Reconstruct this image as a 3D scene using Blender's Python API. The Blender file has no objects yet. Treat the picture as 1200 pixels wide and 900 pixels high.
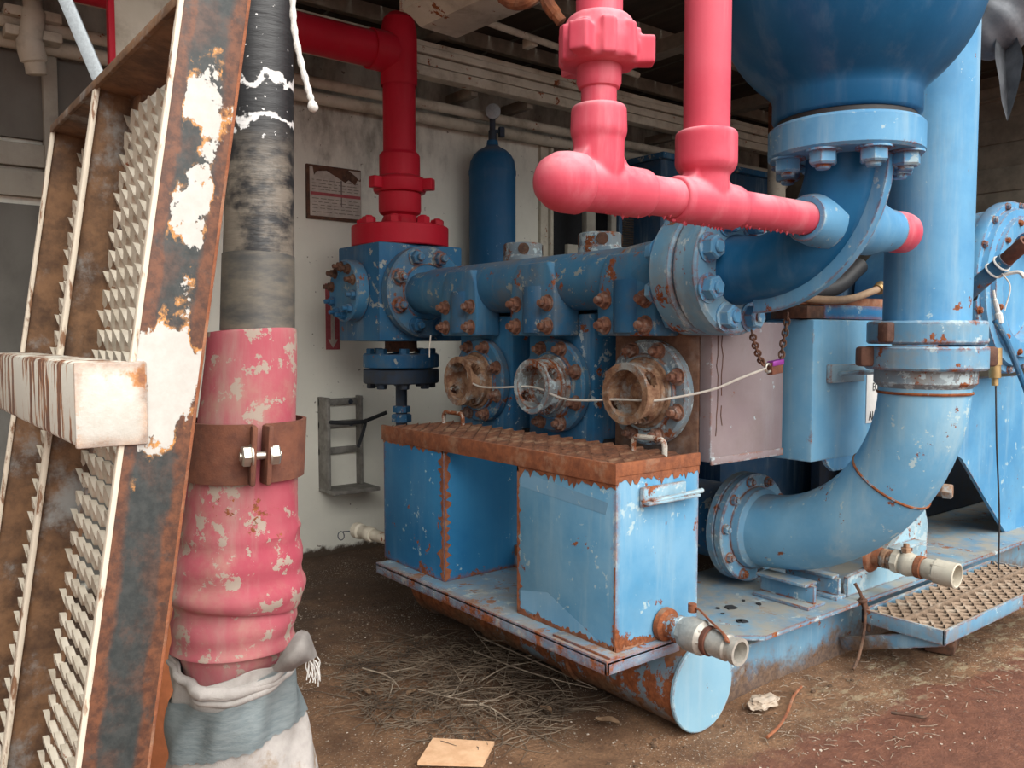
import bpy, bmesh, math, random
from mathutils import Vector as V, Matrix as M4, noise as mn
random.seed(7)
PI = math.pi
C = bpy.context.scene.collection
sc = bpy.context.scene

# ------------------------------------------------------------------ camera
FPX, H = 985.0, 1.5
PITCH = math.atan((450 - 393) / FPX)
YAW = math.radians(38.2)
cam_d = bpy.data.cameras.new('camera')
cam = bpy.data.objects.new('camera', cam_d)
C.objects.link(cam)
cam_d.sensor_width = 36
cam_d.lens = 36 * FPX / 1200
cam_d.clip_start = 0.02
cam.location = (0, 0, H)
cam.rotation_euler = (PI / 2 - PITCH, 0, -YAW)
sc.camera = cam
s_, c_ = math.sin(YAW), math.cos(YAW)
cp, sp = math.cos(PITCH), math.sin(PITCH)
RT, FW, UP = V((c_, -s_, 0)), V((s_ * cp, c_ * cp, -sp)), V((s_ * sp, c_ * sp, cp))


def at(px, py, d):
    """a measured photo point at distance d in front of the camera"""
    return V((0, 0, H)) + d * (FW + RT * ((px - 600) / FPX) + UP * ((450 - py) / FPX))


# ------------------------------------------------------------------ materials
class NT:
    def __init__(s, name):
        s.m = bpy.data.materials.new(name)
        s.m.use_nodes = True
        s.t = s.m.node_tree
        s.n = s.t.nodes
        s.b = s.n['Principled BSDF']
        s._pos = None

    def new(s, k, **kw):
        x = s.n.new(k)
        for a, b in kw.items():
            setattr(x, a, b)
        return x

    def link(s, a, b):
        s.t.links.new(a, b)

    def pos(s, scale=(1, 1, 1)):
        if s._pos is None:
            s._pos = s.new('ShaderNodeNewGeometry')
        mp = s.new('ShaderNodeMapping')
        mp.inputs['Scale'].default_value = scale
        s.link(s._pos.outputs['Position'], mp.inputs['Vector'])
        return mp.outputs['Vector']

    def noise(s, sc, det=6, rough=.6, stretch=(1, 1, 1), dist=0, off=None):
        n = s.new('ShaderNodeTexNoise')
        n.inputs['Scale'].default_value = sc
        n.inputs['Detail'].default_value = det
        n.inputs['Roughness'].default_value = rough
        n.inputs['Distortion'].default_value = dist
        v = s.pos(stretch)
        if off:
            v.node.inputs['Location'].default_value = off
        s.link(v, n.inputs['Vector'])
        return n.outputs['Fac']

    def ramp(s, fac, a, b, ca=0.0, cb=1.0):
        r = s.new('ShaderNodeMapRange')
        r.interpolation_type = 'SMOOTHSTEP'
        s.link(fac, r.inputs['Value'])
        for i, v in ((1, a), (2, b), (3, ca), (4, cb)):
            r.inputs[i].default_value = v
        return r.outputs[0]

    def math(s, op, a, b=None, clamp=False):
        m = s.new('ShaderNodeMath', operation=op)
        m.use_clamp = clamp
        for i, x in enumerate((a, b)):
            if x is None:
                continue
            if isinstance(x, (int, float)):
                m.inputs[i].default_value = x
            else:
                s.link(x, m.inputs[i])
        return m.outputs[0]

    def mix(s, fac, a, b, mode='MIX'):
        m = s.new('ShaderNodeMix', data_type='RGBA', blend_type=mode)
        for i, x in ((0, fac), (6, a), (7, b)):
            if isinstance(x, (int, float)):
                m.inputs[i].default_value = x
            elif isinstance(x, tuple):
                m.inputs[i].default_value = (*x[:3], 1)
            else:
                s.link(x, m.inputs[i])
        return m.outputs[2]

    def edge(s, radius=.008, gain=3):
        bv = s.new('ShaderNodeBevel')
        bv.samples = 4
        bv.inputs['Radius'].default_value = radius
        if s._pos is None:
            s.pos()
        d = s.new('ShaderNodeVectorMath', operation='DOT_PRODUCT')
        s.link(bv.outputs[0], d.inputs[0])
        s.link(s._pos.outputs['Normal'], d.inputs[1])
        x = s.math('SUBTRACT', 1.0, d.outputs['Value'])
        return s.math('MULTIPLY', x, float(gain), clamp=True)

    def up(s):
        if s._pos is None:
            s.pos()
        sp_ = s.new('ShaderNodeSeparateXYZ')
        s.link(s._pos.outputs['Normal'], sp_.inputs[0])
        return sp_.outputs['Z']

    def xyz(s):
        if s._pos is None:
            s.pos()
        sp_ = s.new('ShaderNodeSeparateXYZ')
        s.link(s._pos.outputs['Position'], sp_.inputs[0])
        return sp_.outputs

    def bump(s, h, strength=.3, dist=.01):
        b = s.new('ShaderNodeBump')
        b.inputs['Strength'].default_value = strength
        b.inputs['Distance'].default_value = dist
        s.link(h, b.inputs['Height'])
        s.link(b.outputs[0], s.b.inputs['Normal'])

    def done(s, col, rough=.5, metal=0.0):
        if isinstance(col, tuple):
            s.b.inputs['Base Color'].default_value = (*col, 1)
        else:
            s.link(col, s.b.inputs['Base Color'])
        if isinstance(rough, (int, float)):
            s.b.inputs['Roughness'].default_value = rough
        else:
            s.link(rough, s.b.inputs['Roughness'])
        s.b.inputs['Metallic'].default_value = metal
        return s.m


RUST = (.17, .055, .025)
RUST2 = (.30, .10, .04)


def painted(name, base, alt, rust=.0, chip=.0, dirt=.3, edge=0.0, scale=1.0, rough=.55, dust_or_light=.5, dust_or_light_col=(.27, .20, .14),
            chipcol=(.42, .52, .55), dirtcol=(.17, .15, .13), streak=.35, er=.010, spec=.18, mud=0.0, dust_or_light_lo=.55, seam=None):
    t = NT(name)
    col = t.mix(t.ramp(t.noise(3.1 * scale, 5), .3, .7), base, alt)
    fine = t.noise(60 * scale, 4, .7)
    st = t.noise(9 * scale, 6, .65, (1, 1, .12))
    col = t.mix(t.math('MULTIPLY', t.ramp(st, .48, .75), streak), col, chipcol)
    d = t.noise(5.3 * scale, 8, .7, off=(3, 1, 7))
    col = t.mix(t.math('MULTIPLY', t.ramp(d, .45, .72), dirt), col, dirtcol)
    clump = t.math('MULTIPLY', t.math('SUBTRACT', t.noise(2.6 * scale, 4, .6, off=(6, 2, 8)), .5), .42)
    cn = t.math('ADD', t.noise(17 * scale, 9, .68, off=(9, 4, 2)), clump)
    rn = t.math('ADD', t.noise(9 * scale, 9, .72, off=(1, 8, 5)), t.math('MULTIPLY', clump, .6))
    hgt = fine
    if edge:
        e = t.edge(er * 1.8, 5)
        em = t.math('MULTIPLY', e, edge)
    if chip or edge:
        src = t.math('ADD', cn, t.math('MULTIPLY', em, .26)) if edge else cn
        cm = t.ramp(src, .65 - chip, .662 - chip)
        col = t.mix(cm, col, chipcol)
    if rust or edge:
        src = t.math('ADD', rn, t.math('MULTIPLY', em, .24)) if edge else rn
        if seam:
            src = t.math('ADD', src, t.math('MULTIPLY', t.ramp(t.xyz()['Z'], seam[1], seam[0]), seam[2]))
        rm = t.ramp(src, .67 - rust, .685 - rust)
        rc = t.mix(t.ramp(fine, .35, .65), RUST, RUST2)
        col = t.mix(rm, col, rc)
        ro = t.math('ADD', t.math('MULTIPLY', rm, .85 - rough), rough)
        hgt = t.math('SUBTRACT', t.math('MULTIPLY', fine, .25), t.math('MULTIPLY', rm, .5))
    else:
        ro = rough
    if mud:
        zz_ = t.math('ADD', t.xyz()['Z'], t.math('MULTIPLY', t.math('SUBTRACT', d, .5), -.35))
        col = t.mix(t.math('MULTIPLY', t.ramp(zz_, mud, mud * .25), .9), col, t.mix(t.ramp(fine, .3, .7), (.10, .055, .03), (.20, .12, .07)))
    if dust_or_light:
        um = t.math('MULTIPLY', t.ramp(t.up(), dust_or_light_lo, .95), t.ramp(t.noise(8, 6), .3, .65))
        col = t.mix(t.math('MULTIPLY', um, dust_or_light), col, dust_or_light_col)
    t.bump(hgt, .35, .004)
    t.b.inputs['Specular IOR Level'].default_value = spec
    return t.done(col, ro)


B1, B2 = (.06, .20, .38), (.09, .26, .45)
m_blue = painted('blue_paint', (.022, .135, .29), (.04, .19, .36), rust=.05, chip=.03, dirt=.35, dirtcol=(.13, .14, .14))
m_bluepipe = painted('blue_pipe_paint', (.07, .25, .46), (.13, .34, .54), rust=.03, chip=.0, dirt=.16, streak=.45, rough=.5, edge=.6, dirtcol=(.12, .18, .21), chipcol=(.34, .48, .54))
m_bluelit = painted('lit_pale_blue_peeling_paint', (.085, .28, .47), (.17, .37, .54), rust=.035, chip=.025, dirt=.14, edge=1.1, streak=.5, er=.022, dirtcol=(.13, .22, .28), chipcol=(.36, .50, .55), seam=(.40, .50, .16))  # paler copy of the tank blue, painting in light on the near tank
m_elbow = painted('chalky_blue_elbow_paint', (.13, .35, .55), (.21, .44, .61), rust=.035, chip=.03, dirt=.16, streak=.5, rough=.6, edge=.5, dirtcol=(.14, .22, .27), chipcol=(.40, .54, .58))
m_capplate = painted('grey_blue_cap_paint', (.20, .38, .50), (.25, .43, .53), rust=.03, chip=.02, dirt=.15, streak=.4, edge=.8, dirtcol=(.18, .27, .31), chipcol=(.40, .50, .53))
m_strip = painted('pale_faded_blue_strip', (.14, .33, .51), (.20, .39, .56), rust=.03, chip=.03, dirt=.1, streak=.4, dirtcol=(.13, .22, .28), chipcol=(.36, .50, .55))
m_tray = painted('rusty_peeling_tray_paint', (.085, .26, .43), (.17, .35, .50), rust=.10, chip=.05, dirt=.4, edge=1.2, streak=.5, er=.022, dirtcol=(.16, .17, .16), chipcol=(.40, .50, .52), dust_or_light=.7, dust_or_light_col=(.28, .24, .19))
m_flange = painted('weathered_blue_flange_paint', (.11, .28, .44), (.17, .34, .47), rust=.06, chip=.04, dirt=.55, edge=.9, streak=.5, dirtcol=(.27, .24, .17), er=.014)
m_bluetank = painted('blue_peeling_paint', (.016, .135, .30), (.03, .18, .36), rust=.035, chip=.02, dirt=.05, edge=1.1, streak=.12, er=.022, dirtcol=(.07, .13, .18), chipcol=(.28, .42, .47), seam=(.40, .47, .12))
m_bluedark = painted('blue_grimy_paint', (.018, .095, .21), (.032, .14, .27), rust=.03, chip=.035, dirt=.5, chipcol=(.30, .33, .31), dirtcol=(.12, .12, .105))
m_bluefl = painted('blue_grimy_worn_flange', (.03, .14, .28), (.06, .20, .34), rust=.05, chip=.025, dirt=.6, edge=.6, chipcol=(.27, .31, .30), dirtcol=(.16, .15, .13))
m_bluevessel = painted('blue_gloss_paint', (.010, .095, .22), (.018, .13, .28), rust=-.2, chip=-.15, dirt=.06, rough=.33, streak=.12, dust_or_light=.2, dirtcol=(.05, .09, .12))
m_blueback = painted('blue_cabinet_paint', (.03, .075, .14), (.035, .09, .17), dirt=.3, rough=.6)
m_bottle = painted('blue_bottle_paint', (.012, .085, .19), (.02, .10, .22), rust=-.1, chip=-.05, dirt=.1, rough=.45, streak=.08)
m_skid = painted('blue_skid_paint', (.10, .24, .38), (.17, .32, .43), rust=.07, chip=.02, dirt=.85, edge=.7, dust_or_light=1.0, mud=.14, dirtcol=(.26, .19, .13), dust_or_light_col=(.32, .305, .26))
m_tube = painted('rusty_blue_tube', (.14, .24, .33), (.20, .28, .32), rust=.23, mud=.15, chip=.03, dirt=.75, dust_or_light=.8, dirtcol=(.20, .12, .075), scale=.6)
m_pale = painted('pale_blue_paint', (.22, .40, .52), (.32, .48, .55), rust=.08, chip=.06, dirt=.4, edge=.6)
m_pink = painted('pink_faded_paint', (.54, .060, .095), (.60, .095, .135), rust=-.2, chip=-.1, dirt=.35, dirtcol=(.50, .03, .07), chipcol=(.68, .24, .28), streak=.6, dust_or_light=.95, dust_or_light_lo=-.1, dust_or_light_col=(.72, .33, .36), rough=.5)  # upward tint here is light painted on the pipe tops, not dust
m_hosepink = painted('pink_flaking_paint', (.36, .055, .085), (.42, .12, .14), rust=.02, chip=.085, dirt=.75, dirtcol=(.38, .25, .19), chipcol=(.36, .29, .24), streak=.75, scale=.9, rough=.75)
m_red = painted('red_paint', (.44, .009, .024), (.50, .013, .032), dirt=.12, dirtcol=(.22, .02, .025), chipcol=(.45, .09, .09), streak=.15, rough=.5, dust_or_light_col=(.2, .1, .08))
m_mauve = painted('mauve_primer', (.24, .19, .20), (.29, .24, .245), rust=.035, chip=.0, dirt=.55, dirtcol=(.22, .18, .17), edge=.6, streak=.15, rough=.7)
m_cream = painted('cream_paint', (.60, .56, .46), (.50, .46, .37), rust=.045, dirt=.6, chip=0, dirtcol=(.22, .18, .13), chipcol=(.65, .62, .55), rough=.7, dust_or_light=.4)
m_white = painted('white_flaking_paint', (.60, .57, .50), (.50, .46, .38), rust=.15, dirt=.45, dirtcol=(.30, .25, .19), chipcol=(.75, .74, .70), rough=.7, edge=.4)
m_wallrail = painted('grey_wall_rail_paint', (.40, .38, .32), (.34, .32, .27), dirt=.5, rough=.8, chipcol=(.45, .43, .38))


def rusty(name, c1=RUST, c2=RUST2, scale=1.0, pale=(.45, .33, .22), amt=.3):
    t = NT(name)
    n = t.noise(18 * scale, 8, .7)
    col = t.mix(t.ramp(n, .35, .65), c1, c2)
    col = t.mix(t.math('MULTIPLY', t.ramp(t.noise(9 * scale, 8, .7, off=(2, 2, 9)), .5, .66), amt), col, pale)
    t.bump(t.noise(90 * scale, 5, .7), .5, .004)
    return t.done(col, .85)


m_rust = rusty('rust')
m_rustdark = rusty('dark_rust', (.055, .028, .018), (.13, .055, .03), amt=.2)
m_rustclamp = rusty('clamp_rust', (.11, .040, .025), (.18, .065, .035), amt=.05)
m_ruststain = rusty('brown_rust_lug', (.075, .034, .024), (.14, .066, .042), amt=.2)
m_rustring = rusty('tan_rusted_cast_iron', (.17, .075, .04), (.36, .22, .13), 1.4, amt=.9, pale=(.34, .37, .36))
m_rustblue = painted('worn_blue_over_rust', (.15, .24, .31), (.27, .27, .25), rust=.10, chip=.10, dirt=.7, dirtcol=(.25, .16, .1), edge=.5, scale=1.3)
m_rustbolt = rusty('bolt_rust', (.12, .05, .035), (.26, .12, .07), 2.5, (.4, .36, .32), .5)
m_rustblock = rusty('rust_streaked_casting', (.14, .07, .045), (.24, .13, .08), amt=.4, pale=(.3, .25, .22))
m_brown = rusty('brown_stained_steel', (.07, .036, .019), (.20, .105, .05), .6, (.27, .28, .27), .85)


def simple(name, c, rough=.6, metal=0., var=.25, sc_=30, bump=.2, stretch=(1, 1, 1), c2=None):
    t = NT(name)
    n = t.noise(sc_, 6, .65, stretch)
    k = c2 or tuple(x * (1 - var) for x in c)
    col = t.mix(t.ramp(n, .3, .7), k, c)
    t.bump(n, bump, .004)
    return t.done(col, rough, metal)


m_wallgrey2 = simple('dull_grey_bracket_paint', (.24, .23, .205), .7, c2=(.12, .11, .095), sc_=14)
m_steel = simple('plated_bolt_steel', (.55, .52, .45), .35, .8)
m_galv = simple('galvanized_steel', (.36, .40, .42), .5, .3, sc_=160)
m_black = simple('black_rubber', (.025, .025, .026), .5)
m_dark = simple('dark_interior', (.02, .022, .025), .9)
m_iron = simple('black_grimy_iron', (.03, .032, .036), .7, c2=(.02, .04, .075), sc_=14)
m_rope = simple('white_rope', (.75, .73, .68), .9, sc_=200)
m_cord = simple('white_plastic_cord', (.80, .76, .68), .5)
m_alu = simple('dull_aluminium', (.50, .47, .41), .5, .35, c2=(.36, .34, .30), sc_=40)
m_brass = simple('tarnished_brass', (.45, .30, .13), .45, .6)
m_tan = simple('tan_hose_rubber', (.42, .28, .17), .7)
m_orange = simple('orange_primer', (.70, .24, .10), .7, var=.25, sc_=14)
m_cloth = simple('grey_rag_cloth', (.50, .47, .44), .95, c2=(.36, .33, .30), sc_=14, bump=.5)
def mat_rag():
    t = NT('stained_grey_rag_cloth')
    z = t.xyz()['Z']
    n = t.noise(12, 6, .65)
    col = t.mix(t.ramp(n, .3, .7), (.30, .28, .26), (.45, .42, .395))
    st = t.math('MULTIPLY', t.ramp(t.noise(9, 6, .65, off=(3, 0, 1)), .47, .62), t.ramp(z, .66, .52))
    col = t.mix(st, col, (.24, .16, .09))
    t.bump(t.noise(300, 3, .6), .3, .003)
    return t.done(col, .95)


m_cloth = mat_rag()
m_tape = simple('silver_blue_duct_tape', (.40, .46, .47), .45, .1, c2=(.28, .34, .36), sc_=30, stretch=(1, 1, 4), bump=.4)
m_greycloth = simple('grey_heat_wrap', (.20, .215, .235), .6, .2, c2=(.10, .11, .125), sc_=9)
m_paper = simple('yellowed_paper', (.50, .44, .38), .8, sc_=20)
m_redink = simple('red_print', (.38, .08, .09), .8)
m_ink = simple('dark_print', (.16, .13, .12), .8)
m_whitelabel = simple('white_label', (.80, .80, .76), .6, var=.08)
m_black_ink = simple('black_lettering', (.03, .03, .03), .6)
m_purple = simple('purple_anodized', (.32, .05, .34), .45, .4)
m_ceil = simple('dark_ceiling_boards', (.06, .048, .032), .9, var=.45, sc_=5, stretch=(2, .3, 1))
m_soffit = simple('brown_purlin_paint', (.26, .235, .185), .9, var=.4, sc_=6)
m_twig = simple('dry_twig', (.38, .31, .23), .9, c2=(.19, .14, .10), sc_=25)
m_straw = simple('dry_weed_litter', (.22, .165, .115), .95, c2=(.055, .036, .024), sc_=7)
m_leaf = simple('dry_leaf', (.42, .28, .17), .9, c2=(.25, .15, .09), sc_=40)
m_rock = simple('pale_rubble', (.50, .42, .34), .95, c2=(.33, .25, .18), sc_=20, bump=.6)
m_sunpatch = simple('sunlit_dirt_tan', (.78, .50, .30), .9, c2=(.62, .36, .20), sc_=18)  # colour of sunlight falling on the dirt
m_mesh = simple('brown_wire_mesh', (.10, .08, .065), .8)
m_glass = simple('gauge_glass', (.4, .4, .38), .2)
m_tapebrown = simple('brown_faded_tape', (.15, .13, .10), .5, c2=(.055, .056, .055), sc_=9, stretch=(1, 1, 3))


def mat_blacksleeve():
    t = NT('black_paint_splashed_sleeve')
    z = t.xyz()['Z']
    n = t.noise(11, 7, .65, (1, 1, 1.6))
    low = t.math('MULTIPLY', t.ramp(z, 2.02, 1.86), t.ramp(n, .38, .6))
    col = t.mix(low, (.018, .018, .019), (.17, .145, .115))
    sp1 = t.ramp(t.noise(70, 2, .5, off=(4, 2, 1)), .70, .73)
    sp1 = t.math('MULTIPLY', sp1, t.ramp(z, 1.85, 2.0))
    wob = t.math('ADD', z, t.math('MULTIPLY', t.noise(14, 4, .6), .14))
    b1 = t.math('MULTIPLY', t.ramp(wob, 2.150, 2.155), t.ramp(wob, 2.172, 2.167))
    b2 = t.math('MULTIPLY', t.ramp(wob, 2.057, 2.062), t.ramp(wob, 2.080, 2.073))
    w = t.math('MAXIMUM', sp1, t.math('MAXIMUM', b1, b2))
    col = t.mix(w, col, (.72, .71, .69))
    t.bump(t.noise(6, 5, .6, (1, 1, 6)), .4, .01)
    return t.done(col, .45)


def mat_stringer():
    t = NT('flaking_white_over_black_steel')
    P = t.xyz()
    z = P['Z']
    dd_ = t.math('ADD', t.math('MULTIPLY', t.math('SUBTRACT', P['X'], .404), .9888), t.math('MULTIPLY', t.math('SUBTRACT', z, 1.992), -.1493))
    wv = t.math('MULTIPLY', t.math('SUBTRACT', t.noise(16, 6, .65, (1, 1, .5)), .5), .035)
    dw = t.math('ADD', dd_, wv)
    e = t.math('MAXIMUM', t.ramp(dw, .024, .014), t.ramp(dw, .068, .080))
    n = t.noise(9, 10, .66, (1, 1, .8), off=(5, 1, 3))
    fine = t.noise(55, 5, .7)
    near = t.math('MULTIPLY', t.ramp(z, 1.18, 1.4), t.ramp(z, 2.02, 1.92))
    knot = t.math('MULTIPLY', t.ramp(z, 1.26, 1.36), t.ramp(z, 1.56, 1.46))
    src = t.math('ADD', n, t.math('ADD', t.math('MULTIPLY', near, .115), t.math('MULTIPLY', knot, .11)))
    src = t.math('SUBTRACT', src, t.math('MULTIPLY', e, .10))
    wm = t.ramp(src, .64, .652)
    om = t.ramp(src, .60, .64)
    om = t.math('MULTIPLY', om, t.ramp(t.noise(20, 5, .6), .45, .6))
    base = t.mix(t.ramp(fine, .3, .7), (.020, .026, .026), (.045, .050, .048))
    rm = t.math('ADD', e, t.math('MULTIPLY', t.ramp(n, .5, .35), .45), clamp=True)
    rm = t.math('MULTIPLY', rm, t.ramp(t.noise(24, 6, .7, off=(0, 3, 3)), .25, .5))
    col = t.mix(rm, base, t.mix(t.ramp(fine, .35, .65), (.07, .028, .016), (.16, .06, .028)))
    col = t.mix(om, col, (.58, .26, .07))
    col = t.mix(wm, col, t.mix(t.ramp(fine, .3, .8), (.47, .45, .41), (.54, .52, .48)))
    t.bump(t.math('ADD', t.math('MULTIPLY', wm, .5), t.math('MULTIPLY', fine, .2)), .5, .004)
    return t.done(col, .6)


def mat_bracket():
    t = NT('streaked_white_on_rust')
    n = t.noise(26, 7, .6, (1, 1.2, .16), off=(3, 3, 3))
    fine = t.noise(60, 5, .7)
    e = t.edge(.015, 2.5)
    src = t.math('SUBTRACT', n, t.math('MULTIPLY', e, .14))
    wm = t.ramp(src, .465, .485)
    col = t.mix(t.ramp(fine, .3, .7), (.12, .05, .03), (.22, .10, .055))
    col = t.mix(t.ramp(src, .44, .47), col, (.45, .2, .07))
    col = t.mix(wm, col, (.62, .60, .52))
    t.bump(t.math('ADD', wm, fine), .3, .004)
    return t.done(col, .65)


def mat_creamedge():
    t = NT('cream_flaked_edge')
    n = t.noise(30, 8, .65, (1, 1, .25))
    col = t.mix(t.ramp(n, .40, .47), (.22, .11, .055), (.66, .58, .46))
    return t.done(col, .7)


def mat_ground():
    t = NT('dirt_over_red_oxide_floor')
    P = t.xyz()
    x, y = P['X'], P['Y']
    big = t.noise(1.3, 6, .6)
    med = t.noise(6, 8, .7)
    fine = t.noise(70, 6, .75)
    col = t.mix(t.ramp(med, .35, .65), (.20, .100, .050), (.38, .205, .105))
    col = t.mix(t.ramp(fine, .35, .75), col, t.mix(.5, col, (.06, .035, .02)))
    # ground colour darkens by the wall and under the machine
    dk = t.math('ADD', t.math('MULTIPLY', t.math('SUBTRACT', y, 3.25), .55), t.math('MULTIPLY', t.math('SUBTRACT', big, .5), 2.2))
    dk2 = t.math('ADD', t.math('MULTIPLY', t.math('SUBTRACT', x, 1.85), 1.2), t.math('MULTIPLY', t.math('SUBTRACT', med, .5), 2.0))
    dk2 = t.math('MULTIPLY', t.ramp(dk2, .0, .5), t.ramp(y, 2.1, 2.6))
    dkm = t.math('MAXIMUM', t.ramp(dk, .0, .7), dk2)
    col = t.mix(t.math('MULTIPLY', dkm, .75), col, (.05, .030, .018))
    # red oxide steel plate nearest the open side
    q = t.math('ADD', y, t.math('MULTIPLY', x, .095))
    q = t.math('ADD', q, t.math('MULTIPLY', t.math('SUBTRACT', t.noise(3.5, 8, .7), .5), .55))
    rm = t.ramp(q, 2.03, 1.93)
    red = t.mix(t.ramp(t.noise(14, 7, .7), .35, .65), (.175, .062, .033), (.28, .108, .058))
    col = t.mix(rm, col, red)
    # pale straw specks and chips
    sp_ = t.noise(120, 3, .5, off=(2, 7, 0))
    zone = t.math('SUBTRACT', 1.0, t.math('MULTIPLY', rm, .85))
    zone = t.math('MULTIPLY', zone, t.ramp(t.noise(2.2, 5, .6, off=(8, 0, 0)), .38, .6))
    sm = t.math('MULTIPLY', t.ramp(sp_, .63, .66), zone)
    col = t.mix(sm, col, (.66, .58, .46))
    # pale chaff drifts by the step
    ch = t.noise(7, 9, .75, (1, 2.2, 1), off=(4, 9, 0))
    cz = t.math('MULTIPLY', t.ramp(x, 2.6, 3.6), t.math('MULTIPLY', t.ramp(q, 1.85, 2.0), t.ramp(y, 2.05, 1.9)))
    col = t.mix(t.math('MULTIPLY', t.math('MULTIPLY', t.ramp(ch, .52, .6), cz), .75), col, (.50, .41, .26))
    t.bump(t.math('ADD', t.math('MULTIPLY', med, 1.2), fine), .8, .035)
    return t.done(col, t.math('SUBTRACT', .95, t.math('MULTIPLY', rm, .3)))


def mat_wall():
    t = NT('stained_pale_wall_panel')
    z = t.xyz()['Z']
    n = t.noise(1.6, 7, .65)
    col = t.mix(t.ramp(n, .3, .7), (.68, .665, .58), (.76, .745, .65))
    # dark streaks, denser high up
    s = t.math('ADD', t.noise(2.4, 7, .7, (1, 1, .45), off=(7, 0, 2)), t.math('MULTIPLY', t.ramp(z, 2.0, 3.3), .27))
    col = t.mix(t.math('MULTIPLY', t.ramp(s, .60, .92), .85), col, (.13, .115, .085))
    col = t.mix(t.math('MULTIPLY', t.ramp(t.noise(28, 3, .5), .72, .75), .8), col, (.1, .07, .05))
    b = t.math('ADD', z, t.math('MULTIPLY', t.noise(12, 6, .7), -.12))
    col = t.mix(t.ramp(b, .02, -.02), col, (.06, .04, .025))
    t.bump(t.noise(20, 4), .08, .01)
    return t.done(col, .7)


def mat_wallgrey():
    t = NT('grey_wall_sheet')
    n = t.noise(3, 7, .65, (1, 1, .6))
    col = t.mix(t.ramp(n, .3, .7), (.115, .11, .095), (.17, .165, .145))
    return t.done(col, .85)


def mat_cap():
    t = NT('white_paint_rust_bordered')
    e = t.edge(.030, 2.6)
    n = t.noise(10, 9, .66, off=(2, 2, 2))
    fine = t.noise(60, 5, .7)
    src = t.math('SUBTRACT', t.math('ADD', n, .16), t.math('MULTIPLY', e, .22))
    wm = t.ramp(src, .50, .515)
    col = t.mix(t.ramp(fine, .3, .7), (.12, .05, .025), (.24, .10, .05))
    col = t.mix(t.ramp(src, .42, .50), col, (.55, .23, .06))
    col = t.mix(wm, col, t.mix(t.ramp(fine, .3, .8), (.52, .50, .44), (.60, .58, .53)))
    t.bump(t.math('ADD', wm, fine), .3, .004)
    return t.done(col, .65)


m_capmat = mat_cap()
m_sleeve, m_stringer, m_bracket, m_edge = mat_blacksleeve(), mat_stringer(), mat_bracket(), mat_creamedge()
m_ground, m_wall, m_wallgrey = mat_ground(), mat_wall(), mat_wallgrey()
m_grat = painted('cream_dirty_grating', (.60, .55, .45), (.50, .45, .36), rust=.02, chip=0, dirt=.7, dirtcol=(.25, .20, .14), chipcol=(.66, .62, .54), rough=.7, scale=1.5, dust_or_light=0)
m_gratrust = rusty('rusty_grating', (.10, .042, .025), (.21, .085, .042), amt=.5, pale=(.40, .27, .17))
m_gratbrown = rusty('muddy_grating', (.17, .115, .075), (.30, .21, .145), amt=.5, pale=(.48, .40, .31))

# ------------------------------------------------------------------ mesh helpers
def frame_from(d):
    d = d.normalized()
    a = V((0, 0, 1)) if abs(d.z) < .9 else V((1, 0, 0))
    u = a.cross(d).normalized()
    return u, d.cross(u), d


def box(bm, x0, x1, y0, y1, z0, z1, bev=.004, mat=None):
    vs = [bm.verts.new(p) for p in ((x0, y0, z0), (x1, y0, z0), (x1, y1, z0), (x0, y1, z0), (x0, y0, z1), (x1, y0, z1), (x1, y1, z1), (x0, y1, z1))]
    fs = [bm.faces.new([vs[i] for i in f]) for f in ((3, 2, 1, 0), (4, 5, 6, 7), (0, 1, 5, 4), (1, 2, 6, 5), (2, 3, 7, 6), (3, 0, 4, 7))]
    if mat is not None:
        for v in vs:
            v.co = mat @ v.co
    if bev:
        es = list({e for f in fs for e in f.edges})
        bmesh.ops.bevel(bm, geom=es, offset=bev, segments=2, affect='EDGES', profile=.5)
    return bm


def obox(bm, c, ex, ey, ez, bev=.003):
    """box by centre and three half-extent vectors"""
    m = M4((ex, ey, ez)).transposed().to_4x4()
    m.translation = c
    return box(bm, -1, 1, -1, 1, -1, 1, 0, m) if not bev else _obev(bm, m, bev)


def _obev(bm, m, bev):
    t = bmesh.new()
    box(t, -1, 1, -1, 1, -1, 1, 0, m)
    bmesh.ops.recalc_face_normals(t, faces=t.faces)
    bmesh.ops.bevel(t, geom=list(t.edges), offset=bev, segments=2, affect='EDGES', profile=.5)
    me = bpy.data.meshes.new('tmp')
    t.to_mesh(me)
    t.free()
    bm.from_mesh(me)
    bpy.data.meshes.remove(me)
    return bm


def lathe(bm, prof, o, d, seg=40, closed=False):
    """profile (r, h) revolved about axis d at o; ends with r=0 are capped by a fan"""
    u, v, w = frame_from(V(d))
    o = V(o)
    rings = []
    for r, h in prof:
        if r < 1e-6:
            rings.append([bm.verts.new(o + w * h)])
        else:
            rings.append([bm.verts.new(o + w * h + (u * math.cos(2 * PI * k / seg) + v * math.sin(2 * PI * k / seg)) * r) for k in range(seg)])
    n = len(rings)
    for i in range(n if closed else n - 1):
        a, b = rings[i], rings[(i + 1) % n]
        for k in range(seg):
            k2 = (k + 1) % seg
            if len(a) == 1 and len(b) == 1:
                break
            if len(a) == 1:
                bm.faces.new((a[0], b[k], b[k2]))
            elif len(b) == 1:
                bm.faces.new((a[k], b[0], a[k2]))
            else:
                bm.faces.new((a[k], b[k], b[k2], a[k2]))
    return bm


def disc(bm, o, d, r, h, bev=.004, seg=48, hole=0.0):
    if hole:
        return lathe(bm, [(hole, 0), (r - bev, 0), (r, bev), (r, h - bev), (r - bev, h), (hole, h)], o, d, seg, True)
    return lathe(bm, [(0, 0), (r - bev, 0), (r, bev), (r, h - bev), (r - bev, h), (0, h)], o, d, seg)


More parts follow.
